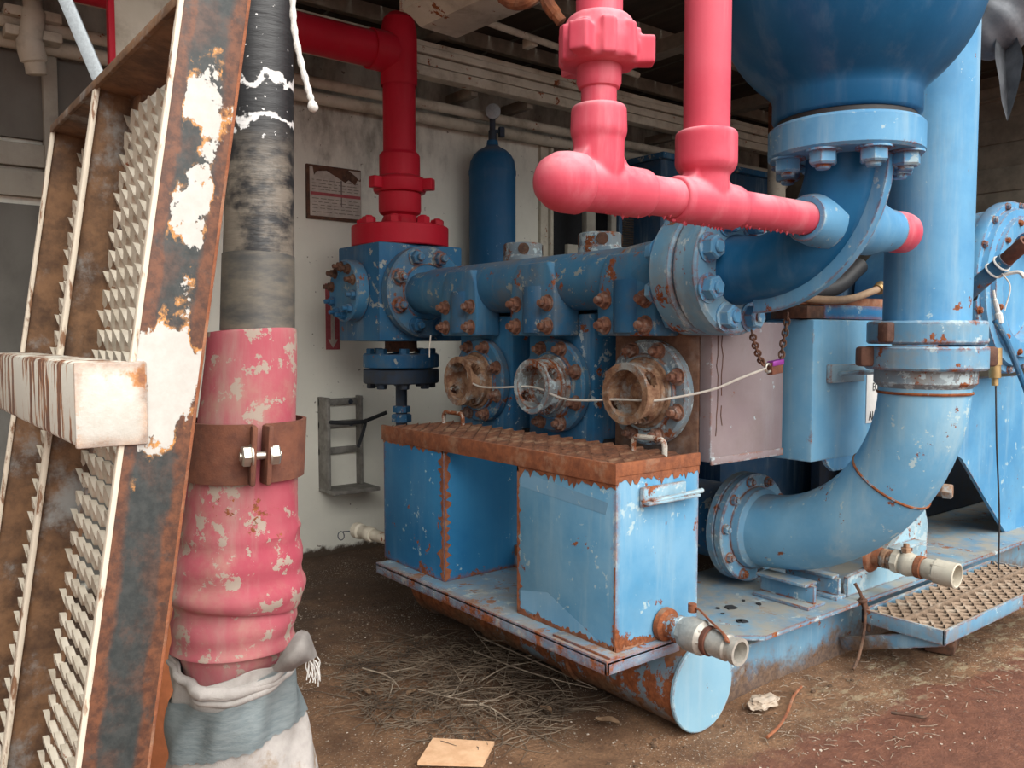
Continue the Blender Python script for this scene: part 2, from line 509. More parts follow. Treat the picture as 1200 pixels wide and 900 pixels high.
def tube(bm, pts, rad, seg=20, cap=True, wob=0):
    pts = [V(p) for p in pts]
    n = len(pts)
    rad = rad if isinstance(rad, (list, tuple)) else [rad] * n
    T = []
    for i in range(n):
        a, b = pts[max(0, i - 1)], pts[min(n - 1, i + 1)]
        T.append((b - a).normalized())
    u, v, _ = frame_from(T[0])
    rings = []
    for i in range(n):
        if i:
            q = T[i - 1].rotation_difference(T[i])
            u = q @ u
        w = T[i]
        v = w.cross(u)
        rings.append([bm.verts.new(pts[i] + (u * math.cos(2 * PI * k / seg) + v * math.sin(2 * PI * k / seg)) * rad[i]) for k in range(seg)])
    for i in range(n - 1):
        for k in range(seg):
            bm.faces.new((rings[i][k], rings[i + 1][k], rings[i + 1][(k + 1) % seg], rings[i][(k + 1) % seg]))
    if cap:
        bm.faces.new(list(reversed(rings[0])))
        bm.faces.new(rings[-1])
    return bm


def spline(pts, n=8):
    pts = [V(p) for p in pts]
    P = [2 * pts[0] - pts[1]] + pts + [2 * pts[-1] - pts[-2]]
    out = []
    for i in range(1, len(P) - 2):
        for k in range(n):
            t = k / n
            a, b, c, d = P[i - 1], P[i], P[i + 1], P[i + 2]
            out.append(.5 * ((2 * b) + (c - a) * t + (2 * a - 5 * b + 4 * c - d) * t * t + (3 * b - a - 3 * c + d) * t ** 3))
    out.append(pts[-1])
    return out


def prism(bm, poly, o, ex, ey, ez, h):
    """2-D polygon (a,b) in ex,ey at o extruded h along ez"""
    o, ex, ey, ez = V(o), V(ex), V(ey), V(ez)
    a = [bm.verts.new(o + ex * p + ey * q) for p, q in poly]
    b = [bm.verts.new(o + ex * p + ey * q + ez * h) for p, q in poly]
    n = len(a)
    bm.faces.new(list(reversed(a)))
    bm.faces.new(b)
    for i in range(n):
        bm.faces.new((a[i], a[(i + 1) % n], b[(i + 1) % n], b[i]))
    return bm


def grip(bm, o, eu, ev, en, W, L, pu, pv, w, t, amp=.37, hgt=.004, cut=None):
    """strut grating: wavy ribs, each touching the next, leaving lens shaped holes"""
    o, eu, ev, en = V(o), V(eu), V(ev), V(en)
    per = max(1, round(W / pu))
    nu = per * 8
    nv = int(L / pv)
    for j in range(nv):
        sect = []
        for i in range(nu + 1):
            k = math.cos(2 * PI * i / 8 + (PI if j % 2 else 0))
            c = o + eu * (W * i / nu) + ev * ((j + .5) * pv + k * pv * amp) + en * (hgt * k)
            a = ev * (w * .5)
            b = en * (t * .5)
            sk = en * (w * .25)
            sect.append([bm.verts.new(c + x) for x in (-a - b - sk, a - b + sk, a + b + sk, -a + b - sk)])
        for i in range(nu):
            for k in range(4):
                bm.faces.new((sect[i][k], sect[i + 1][k], sect[i + 1][(k + 1) % 4], sect[i][(k + 1) % 4]))
        bm.faces.new(list(reversed(sect[0])))
        bm.faces.new(sect[-1])
    return bm


def torus(bm, c, d, R, r, seg=32, rs=8, sx=1.0, a0=0):
    u, v, w = frame_from(V(d))
    c = V(c)
    g = []
    for i in range(seg):
        a = 2 * PI * i / seg
        dr = u * math.cos(a) * sx + v * math.sin(a)
        dn = (u * math.cos(a) + v * math.sin(a)).normalized()
        g.append([bm.verts.new(c + dr * R + dn * (r * math.cos(2 * PI * k / rs)) + w * (r * math.sin(2 * PI * k / rs))) for k in range(rs)])
    for i in range(seg):
        for k in range(rs):
            bm.faces.new((g[i][k], g[(i + 1) % seg][k], g[(i + 1) % seg][(k + 1) % rs], g[i][(k + 1) % rs]))
    return bm


def hexa(bm, o, d, r, h, rot=0., seg=6, dome=.15):
    u, v, w = frame_from(V(d))
    o = V(o)
    rings = []
    for rr, hh in ((r, 0), (r, h * (1 - dome)), (r * .86, h)):
        rings.append([bm.verts.new(o + w * hh + (u * math.cos(2 * PI * k / seg + rot) + v * math.sin(2 * PI * k / seg + rot)) * rr) for k in range(seg)])
    for a, b in zip(rings, rings[1:]):
        for k in range(seg):
            bm.faces.new((a[k], b[k], b[(k + 1) % seg], a[(k + 1) % seg]))
    bm.faces.new(rings[-1])
    bm.faces.new(list(reversed(rings[0])))
    return bm


WORLD = {}


def gpos(o):
    return WORLD.get(o.name, V((0, 0, 0)))


def obj(name, bm, mat, parent=None, loc=None, flat=False, ang=32):
    bmesh.ops.recalc_face_normals(bm, faces=bm.faces)
    if not flat:
        lim = math.radians(ang)
        for f in bm.faces:
            f.smooth = True
        for e in bm.edges:
            if len(e.link_faces) == 2:
                e.smooth = e.calc_face_angle(0) < lim
    if loc is None and bm.verts:
        xs = [v.co for v in bm.verts]
        loc = V(((min(p.x for p in xs) + max(p.x for p in xs)) / 2, (min(p.y for p in xs) + max(p.y for p in xs)) / 2, min(p.z for p in xs)))
    loc = V(loc)
    bmesh.ops.translate(bm, verts=bm.verts, vec=-loc)
    me = bpy.data.meshes.new(name)
    bm.to_mesh(me)
    bm.free()
    me.materials.append(mat)
    o = bpy.data.objects.new(name, me)
    C.objects.link(o)
    WORLD[o.name] = loc
    if parent:
        o.parent = parent
        o.location = loc - gpos(parent)
    else:
        o.location = loc
    return o


def tag(o, label=None, cat=None, group=None, kind=None):
    if label:
        o['label'] = label
    if cat:
        o['category'] = cat
    if group:
        o['group'] = group
    if kind:
        o['kind'] = kind
    return o


def thing(name, label, cat, loc, group=None):
    o = bpy.data.objects.new(name, None)
    o.empty_display_size = .1
    C.objects.link(o)
    o.location = loc
    WORLD[o.name] = V(loc)
    return tag(o, label, cat, group)


def N():
    return bmesh.new()


# one nut-and-stud mesh, shared by every bolt
def _boltmesh(stud=.55):
    bm = N()
    lathe(bm, [(0, 0), (1.25, 0), (1.25, .14), (0, .14)], (0, 0, 0), (0, 0, 1), 20)
    hexa(bm, (0, 0, .12), (0, 0, 1), 1.0, .95)
    if stud:
        lathe(bm, [(.52, .9), (.52, 1.05 + stud - .08), (.44, 1.07 + stud), (0, 1.07 + stud)], (0, 0, 0), (0, 0, 1), 14)
    bmesh.ops.recalc_face_normals(bm, faces=bm.faces)
    for f in bm.faces:
        f.smooth = True
    for e in bm.edges:
        if len(e.link_faces) == 2:
            e.smooth = e.calc_face_angle(0) < .55
    me = bpy.data.meshes.new('bolt')
    bm.to_mesh(me)
    bm.free()
    return me


BM = {}


def bolt(parent, p, d, r, mat, stud=.55, name='bolt'):
    k = (mat.name, stud)
    if k not in BM:
        BM[k] = _boltmesh(stud)
        BM[k].materials.append(mat)
    o = bpy.data.objects.new(name, BM[k])
    C.objects.link(o)
    o.parent = parent
    o.location = V(p) - gpos(parent)
    q = V((0, 0, 1)).rotation_difference(V(d).normalized())
    o.rotation_mode = 'QUATERNION'
    o.rotation_quaternion = q @ V((0, 1, 0)).rotation_difference(V((math.sin(p[0] * 77 + p[2] * 91), math.cos(p[0] * 77 + p[2] * 91), 0)))
    o.scale = (r, r, r)
    WORLD[o.name] = V(p)
    return o


def ringpts(c, d, R, n, a0=0.):
    u, v, w = frame_from(V(d))
    return [V(c) + (u * math.cos(a0 + 2 * PI * k / n) + v * math.sin(a0 + 2 * PI * k / n)) * R for k in range(n)]


# ================================================================== SETTING
bm = N()
gx0, gx1, gy0, gy1 = -1.5, 8.0, -.6, 5.25
nx, ny = 190, 117
vv = []
for j in range(ny + 1):
    for i in range(nx + 1):
        x = gx0 + (gx1 - gx0) * i / nx
        y = gy0 + (gy1 - gy0) * j / ny
        amp = .02 if y > 2.0 else .008
        z = (mn.fractal(V((x * 3, y * 3, 1)), .8, 2, 4) * amp) - .008
        if y > 4.8:
            z += (y - 4.8) * .06
        vv.append(bm.verts.new((x, y, z)))
for j in range(ny):
    for i in range(nx):
        a = j * (nx + 1) + i
        bm.faces.new((vv[a], vv[a + 1], vv[a + nx + 2], vv[a + nx + 1]))
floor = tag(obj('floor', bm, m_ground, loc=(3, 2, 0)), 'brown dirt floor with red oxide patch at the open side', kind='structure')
bm = N()
box(bm, -60, 60, -60, -.6, -.3, -.02, 0)
box(bm, -60, -1.5, -.6, 12, -.3, -.02, 0)
box(bm, 8, 60, -.6, 12, -.3, -.02, 0)
tag(obj('floor_yard', bm, m_ground), 'open dirt yard outside the shed', kind='structure')

WY = 5.2
bm = N()
box(bm, 1.2, 4.42, WY, WY + .1, -.1, 3.06, 0)
box(bm, -4, 1.2, WY + .02, WY + .12, -.1, 3.06, 0)
box(bm, -4, 12, WY + .25, WY + .35, -.1, 3.9, 0)
tag(obj('wall_back', bm, m_wall), 'pale grey stained wall behind the machine', kind='structure')
bm = N()
for x in (-.62, .45):
    box(bm, x, x + 1.0, WY - .015, WY + .02, 2.55, 3.0, .003)
    box(bm, x, x + 1.0, WY - .015, WY + .02, .1, 2.2, .003)
tag(obj('wall_left', bm, m_wallgrey), 'dark grey wall sheets left of the white wall', kind='structure')
bm = N()
box(bm, -1.6, 1.5, WY - .04, WY + .02, 2.24, 2.38, .004)
box(bm, -1.6, 1.5, WY - .04, WY + .02, 2.40, 2.52, .004)
box(bm, .86, .93, WY - .06, WY + .02, .0, 3.0, .004)
tag(obj('trim_1', bm, m_wallrail), 'grey wall rails', kind='structure')
bm = N()
box(bm, 4.36, 4.44, WY - .03, WY + .02, 0, 3.06, .004)
box(bm, 4.44, 4.47, WY - .06, WY + .0, 0, 3.06, .004)
tag(obj('trim_2', bm, m_cream), 'cream doorway edge', kind='structure')

# ceiling: lapped boards running front to back, on purlins
bm = N()
for i in range(72):
    x = -4 + i * .22
    z = 3.66 + .012 * (i % 2)
    box(bm, x, x + .215, 1.55, 5.5, z, z + .02, 0)
tag(obj('ceiling', bm, m_ceil), 'dark boarded ceiling', kind='structure')
bm = N()
for y in (1.65, 2.4, 3.3, 4.15, 5.0):
    box(bm, -4, 12, y - .03, y + .03, 3.56, 3.66, .004)
tag(obj('trim_3', bm, m_soffit), 'ceiling purlins', kind='structure')
bm = N()
for x in (3.1, 4.55, 6.2, 7.6):
    box(bm, x - .04, x + .04, 1.6, 5.3, 3.46, 3.56, .004)
    box(bm, x - .06, x + .06, 1.6, 5.3, 3.455, 3.468, .002)
for x in (1.9, 3.5, 4.0, 4.9, 5.6):
    box(bm, x - .03, x + .03, 4.87, 5.19, 3.17, 3.24, .003)
tag(obj('trim_4', bm, m_soffit), 'ceiling rafters', kind='structure')
bm = N()
box(bm, 7.62, 7.7, -.5, 5.5, -.1, 1.9, .003)
for k in range(9):
    box(bm, 7.6 + (k % 2) * .012, 7.7, -.5, 5.5, 1.9 + k * .2, 2.10 + k * .2, .006)
tag(obj('wall_right', bm, m_soffit), 'brown lapped boards far right', kind='structure')

# cream wall beam (three grooved rails) and conduits along the wall
bm = N()
for z0, z1, yy in ((3.20, 3.265, 4.76), (3.275, 3.335, 4.775), (3.345, 3.39, 4.765), (3.395, 3.43, 4.78)):
    box(bm, -1.0, 7.58, yy, 4.86, z0, z1, .005)
tag(obj('cable_duct', bm, m_cream), 'long cream grooved cable duct under the ceiling before the wall', 'duct')
for k, (z, r, yy, lab) in enumerate(((3.105, .034, 5.05, 'upper of the two cream conduits along the wall top'), (3.03, .040, 5.12, 'lower thicker cream conduit along the wall top'))):
    bm = N()
    tube(bm, [(-1.5, yy, z), (7.58, yy, z)], r, 16)
    tag(obj('wall_conduit', bm, m_cream), lab, 'pipe', 'conduits along the wall top')
bm = N()
tube(bm, [(2.9, 4.26, 3.44), (4.7, 4.45, 3.44)], .022, 12)
for x in (3.6, 4.1):
    box(bm, x, x + .05, 4.29 + (x - 2.9) * .105, 4.39 + (x - 2.9) * .105, 3.41, 3.47, .004)
tag(obj('ceiling_conduit', bm, m_cream), 'thin cream conduit clipped under the ceiling behind the pink pipe', 'pipe')

# valve on the wall conduit, far left
t = thing('conduit_clamp', 'cream lumpy pipe clamp hanging on wall conduits top left', 'clamp', (.78, 5.0, 2.85))
bm = N()
tube(bm, spline([(.79, 5.02, 3.3), (.80, 4.98, 3.15), (.78, 4.98, 3.0), (.80, 4.99, 2.9), (.81, 5.0, 2.84)]), [.045] * 8 + [.055] * 8 + [.065] * 8 + [.05] * 8 + [.03], 14)
obj('clamp_body', bm, m_cream, t)
bm = N()
box(bm, .67, .93, 4.97, 5.08, 3.02, 3.07, .006)
box(bm, .67, .93, 4.97, 5.08, 3.12, 3.17, .006)
obj('strap', bm, m_cream, t)

# fluorescent fitting under the ceiling
t = thing('ceiling_light', 'unlit dusty cream fluorescent batten seen from below', 'light fitting', (2.5, 3.0, 3.08))
L0, L1 = V((2.30, 3.80, 3.10)), V((2.42, 2.2, 3.10))
ev = (L1 - L0).normalized()
eu = V((ev.y, -ev.x, 0)) * -1
bm = N()
prism(bm, [(-.02, .06), (.03, .04), (.09, .0), (.33, .0), (.38, .03), (.42, .06), (.42, .10), (-.02, .10)], L0, eu, V((0, 0, 1)), ev, 1.6)
obj('batten_body', bm, m_cream, t)
bm = N()
prism(bm, [(-.03, .055), (.43, .055), (.43, .12), (-.03, .12)], L0 - ev * .015, eu, V((0, 0, 1)), ev, .015)
obj('end_cap', bm, m_white, t)
bm = N()
tube(bm, [L0 + ev * .4 + eu * .2 + V((0, 0, .1)), L0 + ev * .4 + eu * .2 + V((0, 0, .40))], .012, 8)
tube(bm, [L0 + ev * 1.3 + eu * .2 + V((0, 0, .1)), L0 + ev * 1.3 + eu * .2 + V((0, 0, .40))], .012, 8)
obj('hanger_rod', bm, m_galv, t)

t = thing('rusty_hook', 'rusty brown curled bracket hanging beside the ceiling light', 'hook', at(630, 5, 3.2))
bm = N()
tube(bm, spline([at(588, -3, 3.3), at(602, 5, 3.25), at(620, 2, 3.2), at(634, -12, 3.2)]), .022, 10)
obj('hook_curl', bm, m_rust, t)
bm = N()
tube(bm, spline([at(634, -14, 3.2), at(642, 4, 3.2), at(652, 18, 3.2), at(659, 27, 3.2)]), [.024] * 8 + [.026] * 8 + [.022] * 8 + [.012], 10)
obj('hook_tail', bm, m_rust, t)
bm = N()
q = at(634, -12, 3.2)
tube(bm, [q, V((q.x, q.y, 3.67))], .012, 8)
obj('hook_rod', bm, m_rust, t)

# background clutter right of the doorway
bm = N()
box(bm, 4.5, 9, WY + .1, WY + .25, 0, 3.0, 0)
tag(obj('door_1', bm, m_dark), 'dark open doorway in the back wall', kind='structure')
t = thing('door_frame', 'grey steel door frame with latch bar in the dark doorway', 'frame', (4.75, 5.05, 0))
bm = N()
box(bm, 4.72, 4.82, 5.02, 5.08, 0, 2.75, .005)
box(bm, 5.02, 5.08, 5.04, 5.09, 0, 2.75, .005)
obj('upright', bm, m_wallrail, t)
bm = N()
box(bm, 4.48, 4.86, 4.98, 5.02, 2.14, 2.22, .005)
obj('latch_bar', bm, m_wallrail, t)
t = thing('mesh_screen', 'brown wire mesh screen in blue frame inside the doorway', 'screen', (5.3, 5.05, 1.2))
bm = N()
for k in range(46):
    a = 5.14 + k * .02
    tube(bm, [(a, 5.06, 1.3), (a + .0, 5.06, 2.5)], .0035, 4)
for k in range(60):
    tube(bm, [(5.14, 5.055, 1.3 + k * .02), (6.05, 5.055, 1.3 + k * .02)], .0035, 4)
obj('mesh', bm, m_mesh, t, flat=True)
bm = N()
box(bm, 5.1, 5.14, 5.03, 5.09, 1.2, 2.6, .004)
box(bm, 6.05, 6.09, 5.03, 5.09, 1.2, 2.6, .004)
box(bm, 5.1, 6.09, 5.03, 5.09, 2.55, 2.6, .004)
obj('screen_frame', bm, m_blueback, t)
t = thing('wall_cabinet', 'dark blue steel cabinet behind the pink pipe', 'cabinet', (6.2, 5.0, 1.4))
bm = N()
box(bm, 5.30, 7.0, 4.75, 5.18, 1.4, 2.95, .012)
obj('cabinet_body', bm, m_blueback, t)
bm = N()
box(bm, 5.27, 7.03, 4.70, 5.18, 2.95, 3.0, .006)
obj('cabinet_top', bm, m_bluedark, t)
t = thing('support_post', 'cream pipe post with rusty top behind the vessel', 'post', (6.25, 4.3, 0))
bm = N()
tube(bm, [(6.25, 4.3, 0), (6.25, 4.3, 3.2)], .075, 18)
obj('post', bm, m_cream, t)
bm = N()
tube(bm, [(6.25, 4.3, 3.2), (6.25, 4.3, 3.46)], .077, 18)
obj('post_cap', bm, m_rust, t)

# gas bottle on the wall
GB = V((3.745, 4.99, 0))
t = thing('gas_bottle', 'tall dark blue gas cylinder standing against the wall', 'gas bottle', GB)
bm = N()
R = .17
prof = [(0, .75), (R - .02, .75), (R, .77)] + [(R, z) for z in (1.4, 2.0, 2.66)] + [(R + .004, 2.67), (R + .004, 2.70), (R, 2.71)] + [(R * math.cos(a), 2.72 + .16 * math.sin(a)) for a in (.3, .6, .9, 1.2)] + [(.045, 2.885), (.04, 2.92), (0, 2.92)]
lathe(bm, prof, GB, (0, 0, 1), 32)
obj('cylinder', bm, m_bottle, t)
bm = N()
lathe(bm, [(.03, 2.915), (.03, 2.99), (.022, 3.0), (.022, 3.10), (0, 3.10)], GB, (0, 0, 1), 12)
tube(bm, [GB + V((0, 0, 2.99)), GB + V((.07, -.03, 2.99))], .014, 8)
hexa(bm, GB + V((.06, -.03, 2.95)), (0, 0, 1), .025, .07)
obj('valve', bm, m_iron, t)
bm = N()
lathe(bm, [(0, 0), (.05, 0), (.055, .008), (.055, .03), (.045, .034), (0, .034)], GB + V((-.01, -.02, 3.12)), (-.6, -.8, 0), 20)
obj('gauge', bm, m_galv, t)
bm = N()
box(bm, 3.5, 4.0, 4.98, 5.18, .69, .745, .004)
box(bm, 3.52, 3.57, 5.1, 5.18, .0, .69, .004)
box(bm, 3.93, 3.98, 5.1, 5.18, .0, .69, .004)
obj('bottle_shelf', bm, m_wallrail, t)

# wall sign, with the tiny unreadable print as rows of dashes
t = thing('instruction_sign', 'torn yellowed instruction chart with red band on the wall', 'sign', (2.57, 5.19, 2.28))
SX0, SX1, SZ0, SZ1 = 2.395, 2.765, 2.285, 2.605
bm = N()
box(bm, SX0 - .02, SX1 + .004, 5.178, 5.2, SZ0 - .02, SZ1 + .012, .002)
obj('backing_board', bm, m_rustdark, t)
bm = N()
prism(bm, [(0, 0), (.37, 0), (.37, .255), (.345, .26), (.33, .225), (.28, .255), (.255, .235), (.12, .30), (.05, .29), (.03, .262), (.02, .318), (0, .318)], (SX0, 5.178, SZ0), (1, 0, 0), (0, 0, 1), (0, -1, 0), .003)
prism(bm, [(.28, .32), (.33, .29), (.36, .262), (.37, .275), (.37, .32)], (SX0, 5.178, SZ0), (1, 0, 0), (0, 0, 1), (0, -1, 0), .003)
obj('chart', bm, m_paper, t, flat=True)
bm = N()
prism(bm, [(.004, .135), (.366, .135), (.366, .155), (.004, .155)], (SX0, 5.175, SZ0), (1, 0, 0), (0, 0, 1), (0, -1, 0), .002)
obj('red_band', bm, m_redink, t, flat=True)
bm = N()
rnd = random.Random(3)
for z in (.025, .05, .07, .09, .112, .172, .19, .21, .232):
    x = .015
    while x < .34:
        w = rnd.uniform(.015, .05)
        prism(bm, [(x, z), (min(x + w, .36), z), (min(x + w, .36), z + .004), (x, z + .004)], (SX0, 5.175, SZ0), (1, 0, 0), (0, 0, 1), (0, -1, 0), .001)
        x += w + rnd.uniform(.006, .02)
prism(bm, [(.222, .07), (.228, .07), (.230, .245), (.220, .245)], (SX0, 5.175, SZ0), (1, 0, 0), (0, 0, 1), (0, -1, 0), .0015)
obj('print', bm, m_ink, t, flat=True)

# red and white arrow sticker on the wall
t = thing('arrow_sticker', 'narrow red sticker with white down arrow on the wall', 'sticker', (2.555, 5.19, 1.40))
bm = N()
prism(bm, [(0, 0), (.10, 0), (.10, .44), (0, .44)], (2.505, 5.199, 1.405), (1, 0, 0), (0, 0, 1), (0, -1, 0), .004)
obj('sticker', bm, m_redink, t, flat=True)
bm = N()
prism(bm, [(.05, .012), (.086, .068), (.064, .068), (.064, .40), (.036, .40), (.036, .068), (.014, .068)], (2.505, 5.195, 1.405), (1, 0, 0), (0, 0, 1), (0, -1, 0), .003)
obj('arrow', bm, m_paper, t, flat=True)

# empty extinguisher bracket
t = thing('extinguisher_bracket', 'empty grey steel bottle bracket screwed low on the wall', 'bracket', (2.58, 5.15, .45))
bm = N()
bx0, bx1 = 2.44, 2.74
box(bm, bx0, bx0 + .025, 5.06, 5.2, .48, 1.09, .003)
box(bm, bx1 - .02, bx1, 5.13, 5.2, .48, 1.09, .003)
for z in (1.03, .88, .70):
    box(bm, bx0, bx1, 5.175, 5.2, z, z + .045, .003)
obj('frame', bm, m_wallgrey2, t)
bm = N()
box(bm, bx0, bx1 + .04, 4.97, 5.2, .455, .48, .003)
obj('foot_shelf', bm, m_wallgrey2, t)
bm = N()
tube(bm, spline([(bx0 + .02, 5.07, .93), (2.54, 5.0, .925), (2.66, 5.0, .925), (2.74, 5.05, .93), (2.84, 4.98, .98)]), .014, 8)
tube(bm, spline([(2.72, 5.05, .93), (2.66, 4.98, .86), (2.62, 4.98, .76)]), .012, 8)
obj('strap', bm, m_dark, t)
for q in ((bx0 + .05, 5.172, 1.05), (bx1 - .07, 5.172, 1.05), (bx1 - .07, 5.172, .90)):
    bolt(t, q, (0, -1, 0), .014, m_iron, 0)

t = thing('hose_fitting', 'small cream hose fitting with wire clip beside the tank', 'fitting', (2.13, 3.87, .44))
bm = N()
lathe(bm, [(0, 0), (.036, 0), (.040, .01), (.040, .05), (.034, .06), (.034, .10), (.042, .11), (.042, .15), (0, .15)], (2.08, 3.80, .475), (-.1, 1, 0), 20)
tube(bm, [(2.10, 3.62, .475), (2.085, 3.80, .475)], .03, 14)
obj('coupling', bm, m_cream, t)
bm = N()
torus(bm, (1.98, 3.96, .455), (.3, -.9, .2), .022, .0025, 20, 6)
tube(bm, [(2.06, 3.93, .475), (1.99, 3.96, .475)], .003, 6)
obj('wire_clip', bm, m_iron, t)

# ================================================================== RED RISER + JUNCTION
JX0, JX1, JY0, JY1, JZ0, JZ1 = 2.403, 2.985, 4.29, 4.80, 1.465, 2.04
t = thing('junction_block', 'blue steel junction block with bolted round covers below the red riser', 'pump fitting', ((JX0 + JX1) / 2, 4.55, JZ0))
bm = N()
box(bm, JX0, JX1, JY0, JY1, JZ0, JZ1, .012)
obj('block', bm, m_bluedark, t)
bm = N()
cc = V((JX0, 4.575, 1.765))
disc(bm, cc, (-1, 0, 0), .185, .085, .01, 48)
f = obj('cover_flange', bm, m_bluefl, t)
for q in ringpts(cc + V((-.085, 0, 0)), (1, 0, 0), .145, 10, .2):
    bolt(f, q, (-1, 0, 0), .026, m_rustdark if q.z > 1.75 else m_bluedark, 1.1)

t = thing('drain_flange', 'dark grimy flange pair hanging under the junction block', 'pump fitting', (2.70, 4.55, 1.1))
bm = N()
dc = V((2.70, 4.55, 0))
lathe(bm, [(.10, 1.465), (.10, 1.425), (.11, 1.40), (0, 1.40)], dc, (0, 0, 1), 28)
obj('neck', bm, m_rustdark, t)
for z0, z1, nm in ((1.30, 1.385, m_bluedark), (1.205, 1.29, m_iron)):
    bm = N()
    disc(bm, dc + V((0, 0, z0)), (0, 0, 1), .235, z1 - z0, .006, 44)
    f = obj('flange', bm, nm, t)
    if z0 > 1.25:
        for q in ringpts(dc + V((0, 0, z1)), (0, 0, 1), .185, 8, .35):
            bolt(f, q, (0, 0, 1), .032, m_bluedark, .0)
    else:
        for q in ringpts(dc + V((0, 0, z0)), (0, 0, 1), .185, 8, .35):
            bolt(f, q, (0, 0, -1), .03, m_iron, .0)
bm = N()
tube(bm, [dc + V((0, 0, 1.21)), dc + V((0, 0, -.02))], .036, 16)
obj('drain_pipe', bm, m_iron, t)
bm = N()
hexa(bm, dc + V((0, 0, .96)), (0, 0, 1), .062, .05)
hexa(bm, dc + V((0, 0, 1.02)), (0, 0, 1), .055, .04)
obj('pipe_union', bm, m_bluedark, t)

RX, RY = 2.70, 4.55
t = thing('red_riser_pipe', 'dark red vertical riser pipe flanged onto the junction block', 'pipe', (RX, RY, JZ1))
bm = N()
disc(bm, (RX, RY, JZ1), (0, 0, 1), .298, .125, .006, 48)
f = obj('riser_flange', bm, m_red, t)
for q in ringpts((RX, RY, JZ1 + .125), (0, 0, 1), .23, 8, .1):
    bolt(f, q, (0, 0, 1), .042, m_red, .2)
bm = N()
lathe(bm, [(.115, 2.10), (.115, 2.20), (.10, 2.235), (.125, 2.25), (.13, 2.27), (.13, 2.37), (.12, 2.385), (.10, 2.40)], (RX, RY, 0), (0, 0, 1), 32)
obj('reducer', bm, m_red, t)
bm = N()
lathe(bm, [(.10, 2.37), (.155, 2.375), (.162, 2.39), (.162, 2.45), (.15, 2.465), (.125, 2.475), (.125, 2.60), (.11, 2.62), (.10, 2.62)], (RX, RY, 0), (0, 0, 1), 32)
for a in (-.9, 1.2, 3.3):
    dx, dy = math.cos(a), math.sin(a)
    obox(bm, V((RX + dx * .185, RY + dy * .185, 2.42)), V((dx, dy, 0)) * .035, V((-dy, dx, 0)) * .03, V((0, 0, .035)), .008)
obj('union_nut', bm, m_red, t)
bm = N()
tube(bm, [(RX, RY, 2.55), (RX, RY, 3.40)], .1, 32)
lathe(bm, [(.108, 3.02), (.112, 3.04), (.112, 3.30), (.108, 3.36), (.095, 3.42), (.06, 3.455), (0, 3.465)], (RX, RY, 0), (0, 0, 1), 32)
obj('riser_tube', bm, m_red, t)
bm = N()
tube(bm, [(RX, RY, 3.21), (RX - 1.0, RY, 3.21), (RX - 1.9, RY, 3.21)], .105, 32)
tube(bm, [(RX - .06, RY, 3.21), (RX - .2, RY, 3.21)], .118, 32)
obj('branch_pipe', bm, m_red, t)
